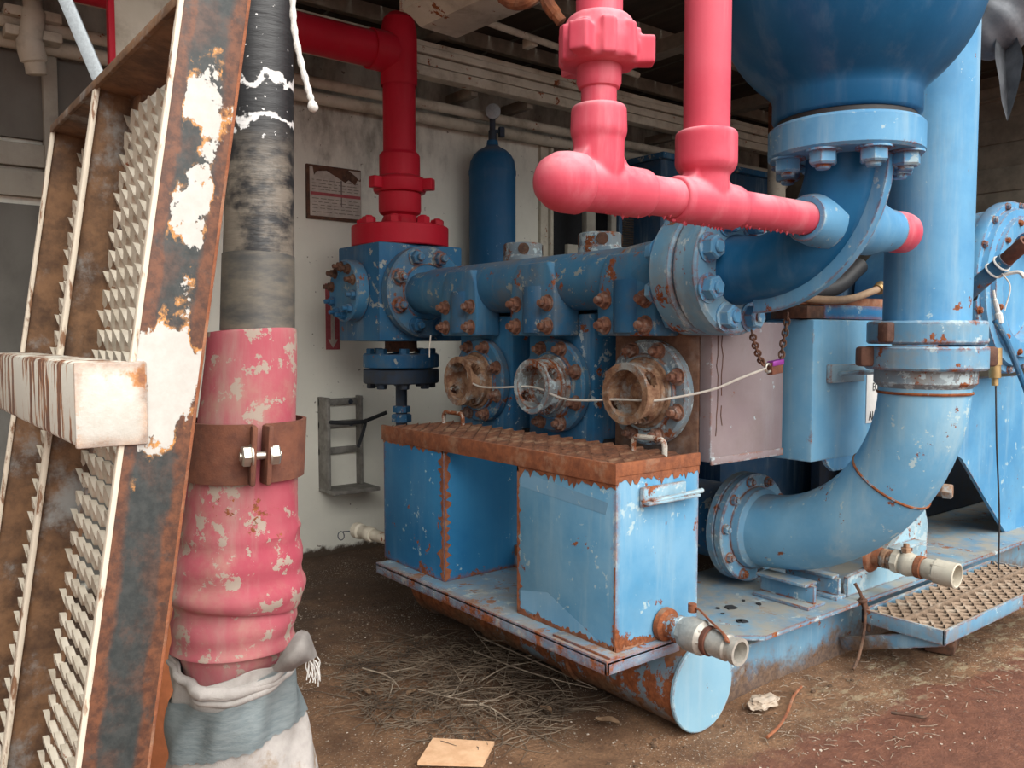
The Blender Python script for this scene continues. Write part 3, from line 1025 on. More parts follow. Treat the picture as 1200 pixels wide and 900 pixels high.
# ================================================================== PUMP FLUID END
SEC = (3.61, 3.01, 2.41)
t = thing('pump_fluid_end', 'blue three cylinder pump fluid end with open rusty suction covers', 'pump', (2.9, 3.0, .25))
pump = t
bm = N()
box(bm, 2.72, 3.0, 2.75, 3.92, .30, 1.02, .01)
box(bm, 3.0, 3.2, 2.9, 3.9, .30, 1.02, .01)
obj('void_shade_box', bm, m_dark, t)  # near-black colour paints the shade in the void behind the tanks
bm = N()
box(bm, 2.86, 3.35, 2.25, 3.88, 1.0, 1.78, .02)
obj('pump_body', bm, m_bluedark, t)
for i, y in enumerate(SEC):
    bm = N()
    box(bm, 2.66, 2.92, y - .235, y + .235, 1.0, 1.60, .012)
    box(bm, 2.79, 2.92, y - .23, y + .23, 1.58, 1.84, .008)
    col = obj('cylinder_block', bm, m_blue if i < 2 else m_rustblock, t)
    bm = N()
    c0 = V((2.66, y, 1.262))
    disc(bm, c0, (-1, 0, 0), .222, .055, .012, 56)
    lathe(bm, [(.165, .05), (.16, .066), (.10, .066)], c0, (-1, 0, 0), 44)
    fl = obj('suction_cover', bm, m_bluefl if i < 2 else m_rustblue, t)
    for q in ringpts(c0 + V((-.055, 0, 0)), (1, 0, 0), .188, 8, PI / 8):
        bolt(fl, q, (-1, 0, 0), .029, m_rustbolt, .8)
    # retainer ring, a short open cup with spanner holes through the wall
    bm = N()
    c1 = c0 + V((-.05, 0, 0))
    lathe(bm, [(.150, 0), (.150, .03), (.145, .04), (.128, .045), (.128, .055), (.135, .06), (.135, .09), (.128, .095)], c1, (-1, 0, 0), 56)
    seg, holes = 80, [(0.0, .30), (PI / 2, .30), (PI, .30), (3 * PI / 2, .30)]
    u, v, w = frame_from(V((-1, 0, 0)))
    hs = [.090 + .0115 * k for k in range(12)]
    R0, R1 = .128, .098
    def pt(k, h, r):
        a = 2 * PI * k / seg
        return c1 + w * h + (u * math.cos(a) + v * math.sin(a)) * r
    def open_(k, j):
        a = 2 * PI * (k + .5) / seg
        hm = (hs[j] + hs[j + 1]) / 2
        for ha, hr in holes:
            da = (a - ha + PI - .55) % (2 * PI) - PI
            if (da * R0 / .036) ** 2 + ((hm - .150) / .046) ** 2 < 1:
                return True
        return False
    g0 = [[bm.verts.new(pt(k, h, R0)) for k in range(seg)] for h in hs]
    g1 = [[bm.verts.new(pt(k, h, R1)) for k in range(seg)] for h in hs]
    nh = len(hs)
    op = [[open_(k, j) for k in range(seg)] for j in range(nh - 1)]
    for j in range(nh - 1):
        for k in range(seg):
            k2 = (k + 1) % seg
            if not op[j][k]:
                bm.faces.new((g0[j][k], g0[j + 1][k], g0[j + 1][k2], g0[j][k2]))
                bm.faces.new((g1[j][k], g1[j][k2], g1[j + 1][k2], g1[j + 1][k]))
                if op[j][k2]:
                    bm.faces.new((g0[j][k2], g0[j + 1][k2], g1[j + 1][k2], g1[j][k2]))
                if op[j][k - 1]:
                    bm.faces.new((g0[j][k], g1[j][k], g1[j + 1][k], g0[j + 1][k]))
                if j + 1 < nh - 1 and op[j + 1][k]:
                    bm.faces.new((g0[j + 1][k], g1[j + 1][k], g1[j + 1][k2], g0[j + 1][k2]))
                if j > 0 and op[j - 1][k]:
                    bm.faces.new((g0[j][k], g0[j][k2], g1[j][k2], g1[j][k]))
    for k in range(seg):
        k2 = (k + 1) % seg
        bm.faces.new((g0[-1][k], g1[-1][k], g1[-1][k2], g0[-1][k2]))
    lathe(bm, [(.098, .088), (.095, .07), (.05, .06), (0, .06)], c1, (-1, 0, 0), 40)
    lathe(bm, [(.04, .05), (.04, .09), (.03, .095), (0, .095)], c1, (-1, 0, 0), 24)
    for v_ in bm.verts:
        v_.co.x = c1.x + (v_.co.x - c1.x) * .60
    obj('retainer_ring', bm, (m_rustring, m_rustblue, m_rustring)[i], t)
    # discharge valve cap on top
    bm = N()
    cq = V((2.92, y, 1.83))
    lathe(bm, [(.11, 0), (.11, .10), (.105, .105), (.105, .165), (.10, .17), (.075, .17), (.075, .11), (0, .11)], cq, (0, 0, 1), 36)
    cap = obj('valve_cap', bm, m_rustblue, t)
    for q in ringpts(cq + V((0, 0, .135)), (0, 0, 1), .1035, 4, .9):
        bm = N()
        d = (q - cq); d.z = 0
        lathe(bm, [(0, 0), (.03, 0), (.03, .004), (.022, .004), (0, .002)], q, d, 18)
        obj('spanner_hole', bm, m_rustdark, cap)

# discharge manifold across the front of the pump
MX, MZ, MR = 2.65, 1.747, .132
t = thing('discharge_manifold', 'blue horizontal discharge pipe bolted along the front of the pump', 'pipe', (MX, 3.0, MZ - MR))
bm = N()
lathe(bm, [(MR + .02, 2.20), (MR + .02, 2.30), (MR + .012, 2.42), (MR, 2.55), (MR, 4.05), (MR - .012, 4.06), (MR - .012, 4.22), (MR + .03, 4.25)], (MX, 0, MZ), (0, 1, 0), 44)
obj('pipe', bm, m_bluefl, t)
for i, y in enumerate((3.64, 3.035, 2.435)):
    bm = N()
    pr_ = [(-.165, -.25), (.165, -.25), (.165, -.10), (.15, .02), (.11, .09), (-.11, .09), (-.15, .02), (-.165, -.10)]
    prism(bm, pr_, (2.505, y, MZ), (0, 1, 0), (0, 0, 1), (1, 0, 0), .15)
    bmesh.ops.recalc_face_normals(bm, faces=bm.faces)
    bmesh.ops.bevel(bm, geom=list(bm.edges), offset=.012, segments=3, affect='EDGES', profile=.5)
    sd = obj('saddle', bm, m_bluefl, t)
    for dy in (-.115, .115):
        for dz in (-.10, -.205):
            bolt(sd, (2.505, y + dy, MZ + dz), (-1, 0, 0), .031, m_rustbolt, .75)
    bm = N()
    tube(bm, [(2.565, y, MZ - .02), (2.565, y, MZ - .235)], .09, 30)
    obj('branch', bm, m_bluedark, t)
FR = .248
bm = N()
disc(bm, (MX, 2.108, MZ), (0, 1, 0), FR, .112, .012, 60)
f = obj('flange', bm, m_flange, t)
for q in ringpts((MX, 2.22, MZ), (0, 1, 0), .195, 8, PI / 8):
    bolt(f, q, (0, 1, 0), .042, m_bluepipe, .3)
bm = N()
disc(bm, (2.68, 4.205, 1.755), (0, 1, 0), .268, .085, .012, 56)
lathe(bm, [(.16, 4.195), (.17, 4.215)], (2.68, 0, 1.755), (0, 1, 0), 40)
f = obj('end_flange', bm, m_bluefl, t)
for q in ringpts((2.68, 4.205, 1.755), (0, 1, 0), .212, 8, PI / 8):
    bolt(f, q, (0, -1, 0), .040, m_bluefl if q.z > 1.6 else m_bluedark, .7)

# ================================================================== DISCHARGE ELBOW
EY = 1.56
t = thing('discharge_elbow', 'large blue cast elbow bolted between manifold and round vessel', 'pipe elbow', (MX, 1.8, MZ - .2))
bm = N()
disc(bm, (MX, 1.985, MZ), (0, 1, 0), FR, .115, .012, 60)
f = obj('flange', bm, m_flange, t)
for q in ringpts((MX, 1.985, MZ), (0, 1, 0), .192, 8, PI / 8):
    bolt(f, q, (0, -1, 0), .045, m_bluepipe, .25)
RB = .34
cz = V((MX, EY + RB, MZ + RB))
path, rad = [V((MX, 1.99, MZ))], [.135]
for k in range(17):
    a = PI / 2 * k / 16
    path.append(cz + V((0, -math.sin(a) * RB, -math.cos(a) * RB)))
    rad.append(.118 + .006 * math.sin(a))
path.append(V((MX, EY, 2.105)))
rad.append(.135)
bm = N()
tube(bm, path, rad, 36)
obj('bend', bm, m_bluevessel, t)
# reinforcing web along the outside of the bend
bm = N()
poly = []
for k in range(17):
    a = PI / 2 * k / 16
    poly.append((-math.sin(a) * (RB + .165), -math.cos(a) * (RB + .165)))
for k in range(16, -1, -1):
    a = PI / 2 * k / 16
    poly.append((-math.sin(a) * (RB + .08), -math.cos(a) * (RB + .08)))
prism(bm, poly, cz + V((-.02, 0, 0)), (0, 1, 0), (0, 0, 1), (1, 0, 0), .04)
obj('web', bm, m_bluepipe, t)
bm = N()
disc(bm, (MX, EY, 2.09), (0, 0, 1), FR, .105, .01, 60)
f = obj('flange', bm, m_bluepipe, t)
for q in ringpts((MX, EY, 2.09), (0, 0, 1), .195, 8, .2):
    bolt(f, q, (0, 0, -1), .045, m_bluepipe, .3)
bm = N()
lathe(bm, [(.056, 0), (.074, 0), (.080, .012), (.086, .05), (.10, .10), (0, .10)], (MX - .165, 1.60, 1.885), (1, 0, 0), 30)
lathe(bm, [(.0, .08), (.10, .08), (.098, .26), (.080, .34), (.077, .40), (0, .40)], (MX - .02, 1.60, 1.885), (1, 0, 0), 30)
obj('pipe_boss', bm, m_bluepipe, t)

# ================================================================== VESSEL
t = thing('pulsation_vessel', 'huge glossy blue round bottomed vessel standing on the elbow flange', 'vessel', (MX, EY, 2.21))
bm = N()
pr2 = [(0, 2.215), (.225, 2.215), (.236, 2.225), (.236, 2.285), (.240, 2.300), (.250, 2.315), (.262, 2.326)]
for k in range(1, 24):
    a = -.90 + (.90 + 1.5) * k / 23
    pr2.append((.428 * math.cos(a), 2.665 + .428 * math.sin(a)))
pr2.append((0, 3.093))
lathe(bm, pr2, (MX, EY, 0), (0, 0, 1), 72)
obj('shell', bm, m_bluevessel, t, ang=50)
bm = N()
disc(bm, (MX, EY, 2.195), (0, 0, 1), .222, .02, .002, 48)
obj('gasket', bm, m_black, t)

# ================================================================== PINK PIPEWORK
PY, PZ = 1.60, 1.885
t = thing('pink_pipe_manifold', 'bright pink painted pipe manifold with two risers and bull plug', 'pipe', (1.9, PY, PZ - .08))
bm = N()
lathe(bm, [(.054, 1.6), (.054, 2.49)], (0, PY, PZ), (1, 0, 0), 30)
rj = random.Random(9)
for k in range(70):
    xx = 1.56 + .92 * k / 70 + rj.uniform(-.006, .006)
    hh_ = rj.uniform(.004, .014)
    off = rj.uniform(-.016, .016)
    lathe(bm, [(0, hh_), (.002, hh_ * .7), (.0075, 0), (.008, -.006), (0, -.006)], (xx, PY + off, PZ - (.064 if (1.475 < xx < 1.72 or 1.84 < xx < 2.12) else .052) + abs(off) * .25), (0, 0, -1), 7)
obj('cross_pipe', bm, m_pink, t)
VX1, VX2 = 1.545, 1.978
bm = N()
lathe(bm, [(0, 1.348), (.03, 1.352), (.056, 1.37), (.072, 1.40), (.077, 1.43), (.077, 1.47), (.066, 1.482)], (0, PY, PZ), (1, 0, 0), 30)
obj('bull_plug', bm, m_pink, t)
def fuse(o, voxel=.0045, it=10):
    m = o.modifiers.new('fuse', 'REMESH')
    m.mode = 'VOXEL'
    m.voxel_size = voxel
    m.use_smooth_shade = True
    m = o.modifiers.new('soften', 'SMOOTH')
    m.iterations = it
    m.factor = .5
    return o


for vx, x0, x1, prof in (
        (VX1, 1.47, 1.72, [(0, PZ - .01), (.060, PZ - .01), (.066, PZ + .05), (.067, PZ + .122), (.071, PZ + .127), (.074, PZ + .14), (.072, PZ + .20), (.066, PZ + .208), (0, PZ + .208)]),
        (VX2, 1.84, 2.12, [(0, PZ - .01), (.060, PZ - .01), (.066, PZ + .04), (.068, PZ + .08), (.082, PZ + .093), (.090, PZ + .108), (.090, PZ + .198), (.083, PZ + .206), (0, PZ + .208)])):
    bm = N()
    lathe(bm, [(0, x0), (.062, x0), (.066, x0 + .008), (.066, x1 - .012), (.060, x1), (0, x1)], (0, PY, PZ), (1, 0, 0), 40)
    lathe(bm, prof, (vx, PY, 0), (0, 0, 1), 40)
    fl_ = .062
    for sx_ in (-1, 1):
        prism(bm, [(0, 0), (.035, 0), (0, .05)], (vx + sx_ * .058, PY - .028, PZ + .052), (sx_, 0, 0), (0, 0, 1), (0, 1, 0), .056)
    fuse(obj('tee', bm, m_pink, t), .0045, 14)
bm = N()
lathe(bm, [(.046, PZ + .2), (.046, PZ + .248), (.053, PZ + .252), (.058, PZ + .265), (.058, PZ + .38), (.05, PZ + .38)], (VX1, PY, 0), (0, 0, 1), 30)
tube(bm, [(VX1, PY, PZ + .40), (VX1, PY, 3.0)], .06, 30)
obj('riser', bm, m_pink, t)
bm = N()
zz = PZ + .305
lathe(bm, [(0, zz), (.06, zz), (.092, zz + .002), (.10, zz + .012), (.103, zz + .05), (.098, zz + .085), (.085, zz + .115), (.075, zz + .125), (.06, zz + .128), (0, zz + .128)], (VX1, PY, 0), (0, 0, 1), 36)
for a in (-2.1, -.02, 2.05):
    dx, dy = math.cos(a - .62), math.sin(a - .62)
    obox(bm, V((VX1 + dx * .108, PY + dy * .108, zz + .042)), V((dx, dy, 0)) * .034, V((-dy, dx, 0)) * .026, V((0, 0, .036)), .004)
for k in range(9):
    aa = k * 2 * PI / 9
    obox(bm, V((VX1 + math.cos(aa) * .098, PY + math.sin(aa) * .098, zz + .05)), V((math.cos(aa), math.sin(aa), 0)) * .008, V((-math.sin(aa), math.cos(aa), 0)) * .018, V((0, 0, .045)), .002)
fuse(obj('union_nut', bm, m_pink, t), .0045, 4)
bm = N()
tube(bm, [(VX2, PY, PZ + .19), (VX2, PY, 3.0)], .067, 30)
obj('riser', bm, m_pink, t)
bm = N()
lathe(bm, [(0, 3.02), (.065, 3.03), (.075, 3.06), (.078, 3.10), (.074, 3.14), (.055, 3.165), (.03, 3.178), (0, 3.18)], (0, PY, PZ), (1, 0, 0), 30)
obj('end_cap', bm, m_pink, t)

# ================================================================== SUCTION PIPE
SXX, SYY, SZZ = 3.42, 1.64, .57
t = thing('suction_elbow', 'wide blue pipe elbow turning up beside the tank with rusty flange', 'pipe elbow', (SXX, 2.0, .30))
RB2 = .74
cz = V((SXX, SYY + RB2, SZZ + RB2))
path = [V((SXX, 2.47, SZZ)), V((SXX, 2.42, SZZ)), V((SXX, 2.38, SZZ))]
for k in range(25):
    a = PI / 2 * k / 24
    path.append(cz + V((0, -math.sin(a) * RB2, -math.cos(a) * RB2)))
path += [V((SXX, SYY, 1.32)), V((SXX, SYY, 1.33))]
bm = N()
tube(bm, path, .172, 48)
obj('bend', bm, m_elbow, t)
bm = N()
a = PI / 2 * .62
d = V((0, -math.cos(a), math.sin(a)))
torus(bm, cz + V((0, -math.sin(a) * RB2, -math.cos(a) * RB2)), d, .172, .006, 48, 6)
obj('weld_seam', bm, m_tube, t)
bm = N()
torus(bm, (SXX, SYY, 1.27), (0, 0, 1), .174, .006, 48, 6)
obj('weld_seam', bm, m_tube, t)
bm = N()
lathe(bm, [(.172, 1.29), (.192, 1.31), (.192, 1.362)], (SXX, SYY, 0), (0, 0, 1), 48)
obj('collar', bm, m_rustblue, t)
bm = N()
disc(bm, (SXX, SYY, 1.362), (0, 0, 1), .228, .095, .008, 60)
f = obj('flange', bm, m_flange, t)
for a in (2.50, .86, -.70):
    dx, dy = math.cos(a), math.sin(a)
    bm = N()
    obox(bm, V((SXX + dx * .242, SYY + dy * .242, 1.415)), V((dx, dy, 0)) * .036, V((-dy, dx, 0)) * .032, V((0, 0, .040)), .014)
    obj('clamp_lug', bm, m_ruststain, f)
bm = N()
disc(bm, (SXX, 2.44, SZZ), (0, 1, 0), .262, .045, .006, 60)
lathe(bm, [(.172, 2.38), (.192, 2.40), (.198, 2.44)], (SXX, 0, SZZ), (0, 1, 0), 48)
f = obj('flange', bm, m_flange, t)
for q in ringpts((SXX, 2.44, SZZ), (0, 1, 0), .232, 10, .1):
    bolt(f, q, (0, -1, 0), .022, m_skid, .5)

t = thing('suction_inlet', 'dark blue suction pipe flange running back under the pump', 'pipe', (SXX, 3.0, .3))
bm = N()
disc(bm, (SXX, 2.487, SZZ), (0, 1, 0), .262, .045, .006, 60)
obj('flange', bm, m_skid, t)
bm = N()
tube(bm, [(SXX, 2.5, SZZ), (SXX, 4.0, SZZ)], .19, 36)
obj('pipe', bm, m_bluedark, t)

t = thing('suction_standpipe', 'tall blue vertical pipe standing on the rusty flanged elbow', 'pipe', (SXX, SYY, 1.46))
bm = N()
tube(bm, [(SXX, SYY, 1.47), (SXX, SYY, 2.0), (SXX, SYY, 2.75)], .163, 48)
obj('pipe', bm, m_bluepipe, t)
bm = N()
disc(bm, (SXX, SYY, 1.465), (0, 0, 1), .222, .092, .008, 60)
f = obj('flange', bm, m_flange, t)
for a in (2.95, 1.03, -.56):
    dx, dy = math.cos(a), math.sin(a)
    bm = N()
    obox(bm, V((SXX + dx * .232, SYY + dy * .232, 1.512)), V((dx, dy, 0)) * .026, V((-dy, dx, 0)) * .026, V((0, 0, .04)), .012)
    obj('clamp_lug', bm, m_ruststain, f)
bm = N()
a = -.35
for z in (2.36, 2.42):
    lathe(bm, [(0, 0), (.012, 0), (.016, .02), (.012, .05), (0, .055)], (SXX + .158 * math.cos(a), SYY + .158 * math.sin(a), z), (math.cos(a), math.sin(a), .3), 10)
obj('lug', bm, m_bluevessel, t)

# ================================================================== TANK / WALKWAY UNIT
t = thing('tank_walkway', 'peeling blue twin tank unit carrying a rusty grating walkway', 'tank', (2.25, 2.8, .34))
for y0, y1, mm in ((2.035, 2.585, m_bluelit), (3.11, 3.65, m_bluetank)):
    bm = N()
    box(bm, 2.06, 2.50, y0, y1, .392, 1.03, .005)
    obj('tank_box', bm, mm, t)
bm = N()
box(bm, 2.46, 2.5, 2.585, 3.11, .392, .50, .003)
box(bm, 1.985, 2.52, 2.0, 3.60, .375, .392, .003)
box(bm, 1.985, 2.0, 2.0, 3.60, .34, .388, .004)
box(bm, 1.985, 2.36, 2.0, 2.015, .34, .388, .004)
box(bm, 2.0, 2.05, 2.0, 2.3, .39, .402, .003)
obj('drip_tray', bm, m_tray, t)
bm = N()
box(bm, 2.052, 2.068, 2.03, 3.655, .985, 1.058, .003)
box(bm, 2.056, 2.50, 2.029, 2.045, 1.012, 1.06, .003)
box(bm, 2.062, 2.10, 2.585, 3.11, .99, 1.05, .003)
obj('angle_rim', bm, m_rust, t)
rj = random.Random(5)


def peel(L, lo, hi, n, taper=False):
    """outline of a peeled strip: straight along one side, ragged along the other"""
    P = [(0, 0), (L, 0)]
    for i in range(n, -1, -1):
        w_ = rj.uniform(lo, hi) * (1.6 if rj.random() < .16 else 1)
        P.append((L * i / n + (rj.uniform(-.3, .3) * L / n if 0 < i < n else 0), w_))
    return P


for (o_, e1_, e2_, nn_, L_, lo_, hi_, n_) in (
        ((2.0595, 2.037, .988), (0, 1, 0), (0, 0, -1), (-1, 0, 0), .546, .008, .030, 46),
        ((2.062, 2.0345, 1.014), (1, 0, 0), (0, 0, -1), (0, -1, 0), .436, .012, .040, 40),
        ((2.0595, 3.112, .988), (0, 1, 0), (0, 0, -1), (-1, 0, 0), .536, .004, .018, 46),
        ((2.0595, 3.112, .40), (0, 0, 1), (0, 1, 0), (-1, 0, 0), .585, .005, .035, 40),
        ((2.0595, 2.583, .40), (0, 0, 1), (0, -1, 0), (-1, 0, 0), .585, .003, .022, 44),
        ((2.062, 3.1095, .395), (0, 0, 1), (1, 0, 0), (0, -1, 0), .59, .004, .040, 40),
        ((2.0595, 2.037, .394), (0, 1, 0), (0, 0, 1), (-1, 0, 0), .546, .004, .026, 46),
        ((2.062, 2.0345, .394), (1, 0, 0), (0, 0, 1), (0, -1, 0), .30, .002, .022, 30),
        ((2.0595, 2.036, .394), (0, 0, 1), (0, 1, 0), (-1, 0, 0), .30, .002, .010, 30)):
    bm = N()
    prism(bm, peel(L_, lo_, hi_, n_), o_, e1_, e2_, nn_, .0016)
    obj('rust_patch', bm, m_rust, t, flat=True)
for pts_ in (((2.562, .966), (2.074, .916), (2.085, .873), (2.562, .906)), ((2.562, .49), (2.40, .52), (2.12, .41), (2.20, .40), (2.562, .42))):
    bm = N()
    prism(bm, list(pts_), (2.0597, 0, 0), (0, 1, 0), (0, 0, 1), (-1, 0, 0), .0006)
    obj('faded_strip', bm, m_strip, t, flat=True)
bm = N()
grip(bm, (2.075, 2.05, 1.045), (0, 1, 0), (1, 0, 0), (0, 0, 1), 1.59, .43, .085, .036, .014, .010, .36, .003)
for k in range(4):
    box(bm, 2.10 + k * .12, 2.108 + k * .12, 2.05, 3.64, 1.02, 1.048, 0)
obj('grating', bm, m_gratrust, t)
for y0, y1 in ((2.12, 2.28), (3.45, 3.62)):
    bm = N()
    x = 2.40
    tube(bm, spline([(x, y0, 1.04), (x, y0, 1.085), (x, y0 + .012, 1.102), (x, y0 + .03, 1.106), (x, y1 - .03, 1.106), (x, y1 - .012, 1.102), (x, y1, 1.085), (x, y1, 1.04)], 4), .011, 10)
    obj('lift_handle', bm, m_white, t)
bm = N()
box(bm, 2.17, 2.40, 2.012, 2.03, .895, .965, .004)
box(bm, 2.17, 2.45, 1.985, 2.015, .905, .916, .003)
tube(bm, [(2.2, 2.0, .915), (2.47, 1.995, .925)], .009, 8)
obj('latch_handle', bm, m_pale, t)

t = thing('drain_valve', 'dull white ball valve with orange lever low on the tank end', 'valve', (2.30, 1.88, .40))
vd = V((0, -1, -.02)).normalized()
vo = V((2.305, 2.028, .447))
bm = N()
lathe(bm, [(.0, 0), (.062, 0), (.06, .02), (.045, .03), (.042, .06), (.050, .065), (.050, .085), (.044, .09)], vo, vd, 24)
obj('nipple', bm, m_tube, t)
bm = N()
lathe(bm, [(.044, .085), (.052, .09), (.058, .11), (.060, .135), (.060, .165), (.056, .19), (.048, .2), (0, .2)], vo, vd, 8)
lathe(bm, [(.050, .10), (.061, .12), (.061, .18), (.050, .195)], vo, vd, 28)
obj('valve_body', bm, m_alu, t)
bm = N()
lathe(bm, [(.049, .195), (.052, .20), (.052, .215), (.048, .22)], vo, vd, 24)
obj('seal_ring', bm, m_rustclamp, t)
bm = N()
lathe(bm, [(.044, .215), (.046, .225), (.046, .285), (.040, .292), (.040, .31), (.047, .315), (.047, .335), (.036, .335), (.034, .25), (0, .25)], vo, vd, 28)
obj('hose_tail', bm, m_alu, t)
bm = N()
pa = [vo + vd * .10 + V((.035, 0, .085)), vo + vd * .13 + V((.04, 0, .078)), vo + vd * .20 + V((.01, -.0, .066)), vo + vd * .27 + V((-.02, -.01, .052)), vo + vd * .30 + V((-.035, -.01, .035))]
pa = spline(pa, 5)
for a, b in zip(pa, pa[1:]):
    d = (b - a)
    obox(bm, (a + b) / 2, d * .56, V((.75, 0, -.5)).normalized() * .012, d.cross(V((.75, 0, -.5))).normalized() * .003, 0)
lathe(bm, [(0, 0), (.016, 0), (.016, .03), (0, .03)], pa[0] - V((0, 0, .02)), (0, 0, 1), 12)
obj('lever', bm, m_rust, t)

# ================================================================== SKID
t = thing('machine_skid', 'long blue rusty steel skid base under the pump', 'skid', (3.5, 2.6, 0))
TX, TZ, TR = 2.50, .168, .166
bm = N()
lathe(bm, [(0, 2.02), (TR, 2.02), (TR, 3.85), (0, 3.85)], (TX, 0, TZ), (0, 1, 0), 56)
obj('cross_tube', bm, m_tube, t)
bm = N()
disc(bm, (TX, 2.0, TZ), (0, 1, 0), TR + .008, .018, .004, 56)
obj('end_plate', bm, m_capplate, t)
for y in (2.62, 3.2, 3.78):
    bm = N()
    lathe(bm, [(TR, y - .03), (TR + .014, y - .03), (TR + .014, y + .03), (TR, y + .03)], (TX, 0, TZ), (0, 1, 0), 48)
    obj('band', bm, m_tube, t)
bm = N()
box(bm, 2.66, 7.0, 2.11, 2.2, -.02, .20, .004)
box(bm, 2.66, 7.0, 2.3, 2.4, .0, .268, .004)
obj('main_beam', bm, m_skid, t)
bm = N()
prism(bm, [(2.60, 2.26), (2.60, 2.20), (2.87, 1.985), (7.0, 1.985), (7.0, 2.75), (2.60, 2.75)], (0, 0, .268), (1, 0, 0), (0, 1, 0), (0, 0, 1), .02)
obj('deck_plate', bm, m_skid, t)
for x in (3.34, 3.54):
    bm = N()
    w_ = .07 if x < 3.4 else .04
    box(bm, x - w_, x + w_, 2.05, 2.34, .288, .304, .003)
    box(bm, x - .010, x + .010, 2.06, 2.34, .30, .384, .002)
    box(bm, x - w_ * .7, x + w_ * .7, 2.08, 2.34, .380, .394, .003)
    obj('pipe_foot', bm, m_skid, t)
bm = N()
prism(bm, [(0, 0), (.76, 0), (.76, .25), (.73, .315), (.62, .30), (.30, .12), (0, .09)], (3.59, 2.05, .29), (1, 0, 0), (0, 0, 1), (0, 1, 0), .02)
box(bm, 3.95, 4.22, 1.99, 2.05, .455, .468, .003)
obj('bracket_plate', bm, m_pale, t)

# clutter on the deck
bm = N()
for k in range(7):
    a = random.uniform(0, 6.28)
    c = V((2.95 + random.uniform(-.05, .25), 2.2 + random.uniform(-.06, .12), .289))
    s = random.uniform(.008, .03)
    prism(bm, [(math.cos(b) * s * random.uniform(.6, 1.4), math.sin(b) * s * random.uniform(.5, 1.2)) for b in (0, .9, 1.8, 2.9, 4, 5.1)], c, (math.cos(a), math.sin(a), 0), (-math.sin(a), math.cos(a), 0), (0, 0, 1), .004)
tag(obj('paint_flakes', bm, m_dark), 'dark flakes lying on the blue deck plate', 'debris', kind='stuff')

# ---------------------------------------------------------------- step
t = thing('step_grating', 'muddy serrated grating step in blue frame beside the skid', 'step', (4.0, 1.8, .17))
S0, S1, T0, T1 = 3.60, 4.95, 1.61, 1.985
bm = N()
for x0, x1, y0, y1 in ((S0, S1, T0, T0 + .012), (S0, S1, T1 - .012, T1), (S0, S0 + .012, T0, T1), (S1 - .012, S1, T0, T1)):
    box(bm, x0, x1, y0, y1, .185, .25, .003)
obj('step_frame', bm, m_skid, t)
bm = N()
grip(bm, (S0 + .012, T0 + .012, .238), (1, 0, 0), (0, 1, 0), (0, 0, 1), S1 - S0 - .024, .175, .085, .030, .014, .010, .36, .003)
grip(bm, (S0 + .012, T0 + .195, .238), (1, 0, 0), (0, 1, 0), (0, 0, 1), S1 - S0 - .024, .172, .085, .030, .014, .010, .36, .003)
box(bm, S0 + .012, S1 - .012, T0 + .183, T0 + .195, .2, .25, .002)
obj('grip_tread', bm, m_gratbrown, t)
bm = N()
box(bm, S0 + .01, S1 - .01, T0 + .01, T1 - .01, .192, .197, .0)
obj('tread_pan', bm, m_rustdark, t)
bm = N()
p0, p1 = V((3.62, 2.09, .05)), V((3.63, 1.63, .205))
d = p1 - p0
obox(bm, (p0 + p1) / 2, d * .5, V((.008, 0, 0)), d.cross(V((1, 0, 0))).normalized() * .032, .003)
obj('brace', bm, m_skid, t)

# valve on the bracket plate
t = thing('outlet_valve', 'grimy cream ball valve and hose coupling pointing over the step', 'valve', (3.80, 1.85, .40))
vo = V((3.80, 2.05, .452))
vd = V((0, -1, -.03)).normalized()
bm = N()
lathe(bm, [(0, 0), (.085, 0), (.075, .012), (.05, .02), (.046, .05), (0, .05)], vo, vd, 26)
obj('weld_boss', bm, m_rust, t)
bm = N()
lathe(bm, [(.04, .02), (.04, .06), (.047, .062), (.047, .08), (.038, .082), (.038, .09), (.046, .092), (.046, .112), (.036, .115)], vo, vd, 24)
obj('nipple', bm, m_rustring, t)
bm = N()
lathe(bm, [(.03, .105), (.048, .11), (.052, .125), (.052, .14), (.046, .145), (.055, .16), (.057, .18), (.05, .2), (.05, .215), (.04, .22), (0, .22)], vo, vd, 26)
lathe(bm, [(.05, .11), (.056, .112), (.056, .14), (.05, .142)], vo, vd, 8)
obj('valve_body', bm, m_cream, t)
bm = N()
hexa(bm, vo + vd * .165 + V((0, 0, .05)), (0, 0, 1), .024, .025)
hexa(bm, vo + vd * .165 + V((0, 0, .073)), (0, 0, 1), .015, .02)
obj('valve_stem', bm, m_rustring, t)
bm = N()
lathe(bm, [(.046, .215), (.052, .22), (.052, .245), (.046, .25)], vo, vd, 24)
obj('seal_ring', bm, m_rust, t)
bm = N()
lathe(bm, [(.040, .245), (.046, .255), (.048, .30), (.054, .305), (.056, .395), (.050, .398), (.047, .395), (.045, .29), (0, .29)], vo, vd, 30)
for q in ringpts(vo + vd * .31, vd, .048, 6, .3):
    obox(bm, q + vd * .02, vd * .035, V((.006, 0, 0)), V((0, 0, .006)), .002)
obj('hose_coupling', bm, m_cream, t)

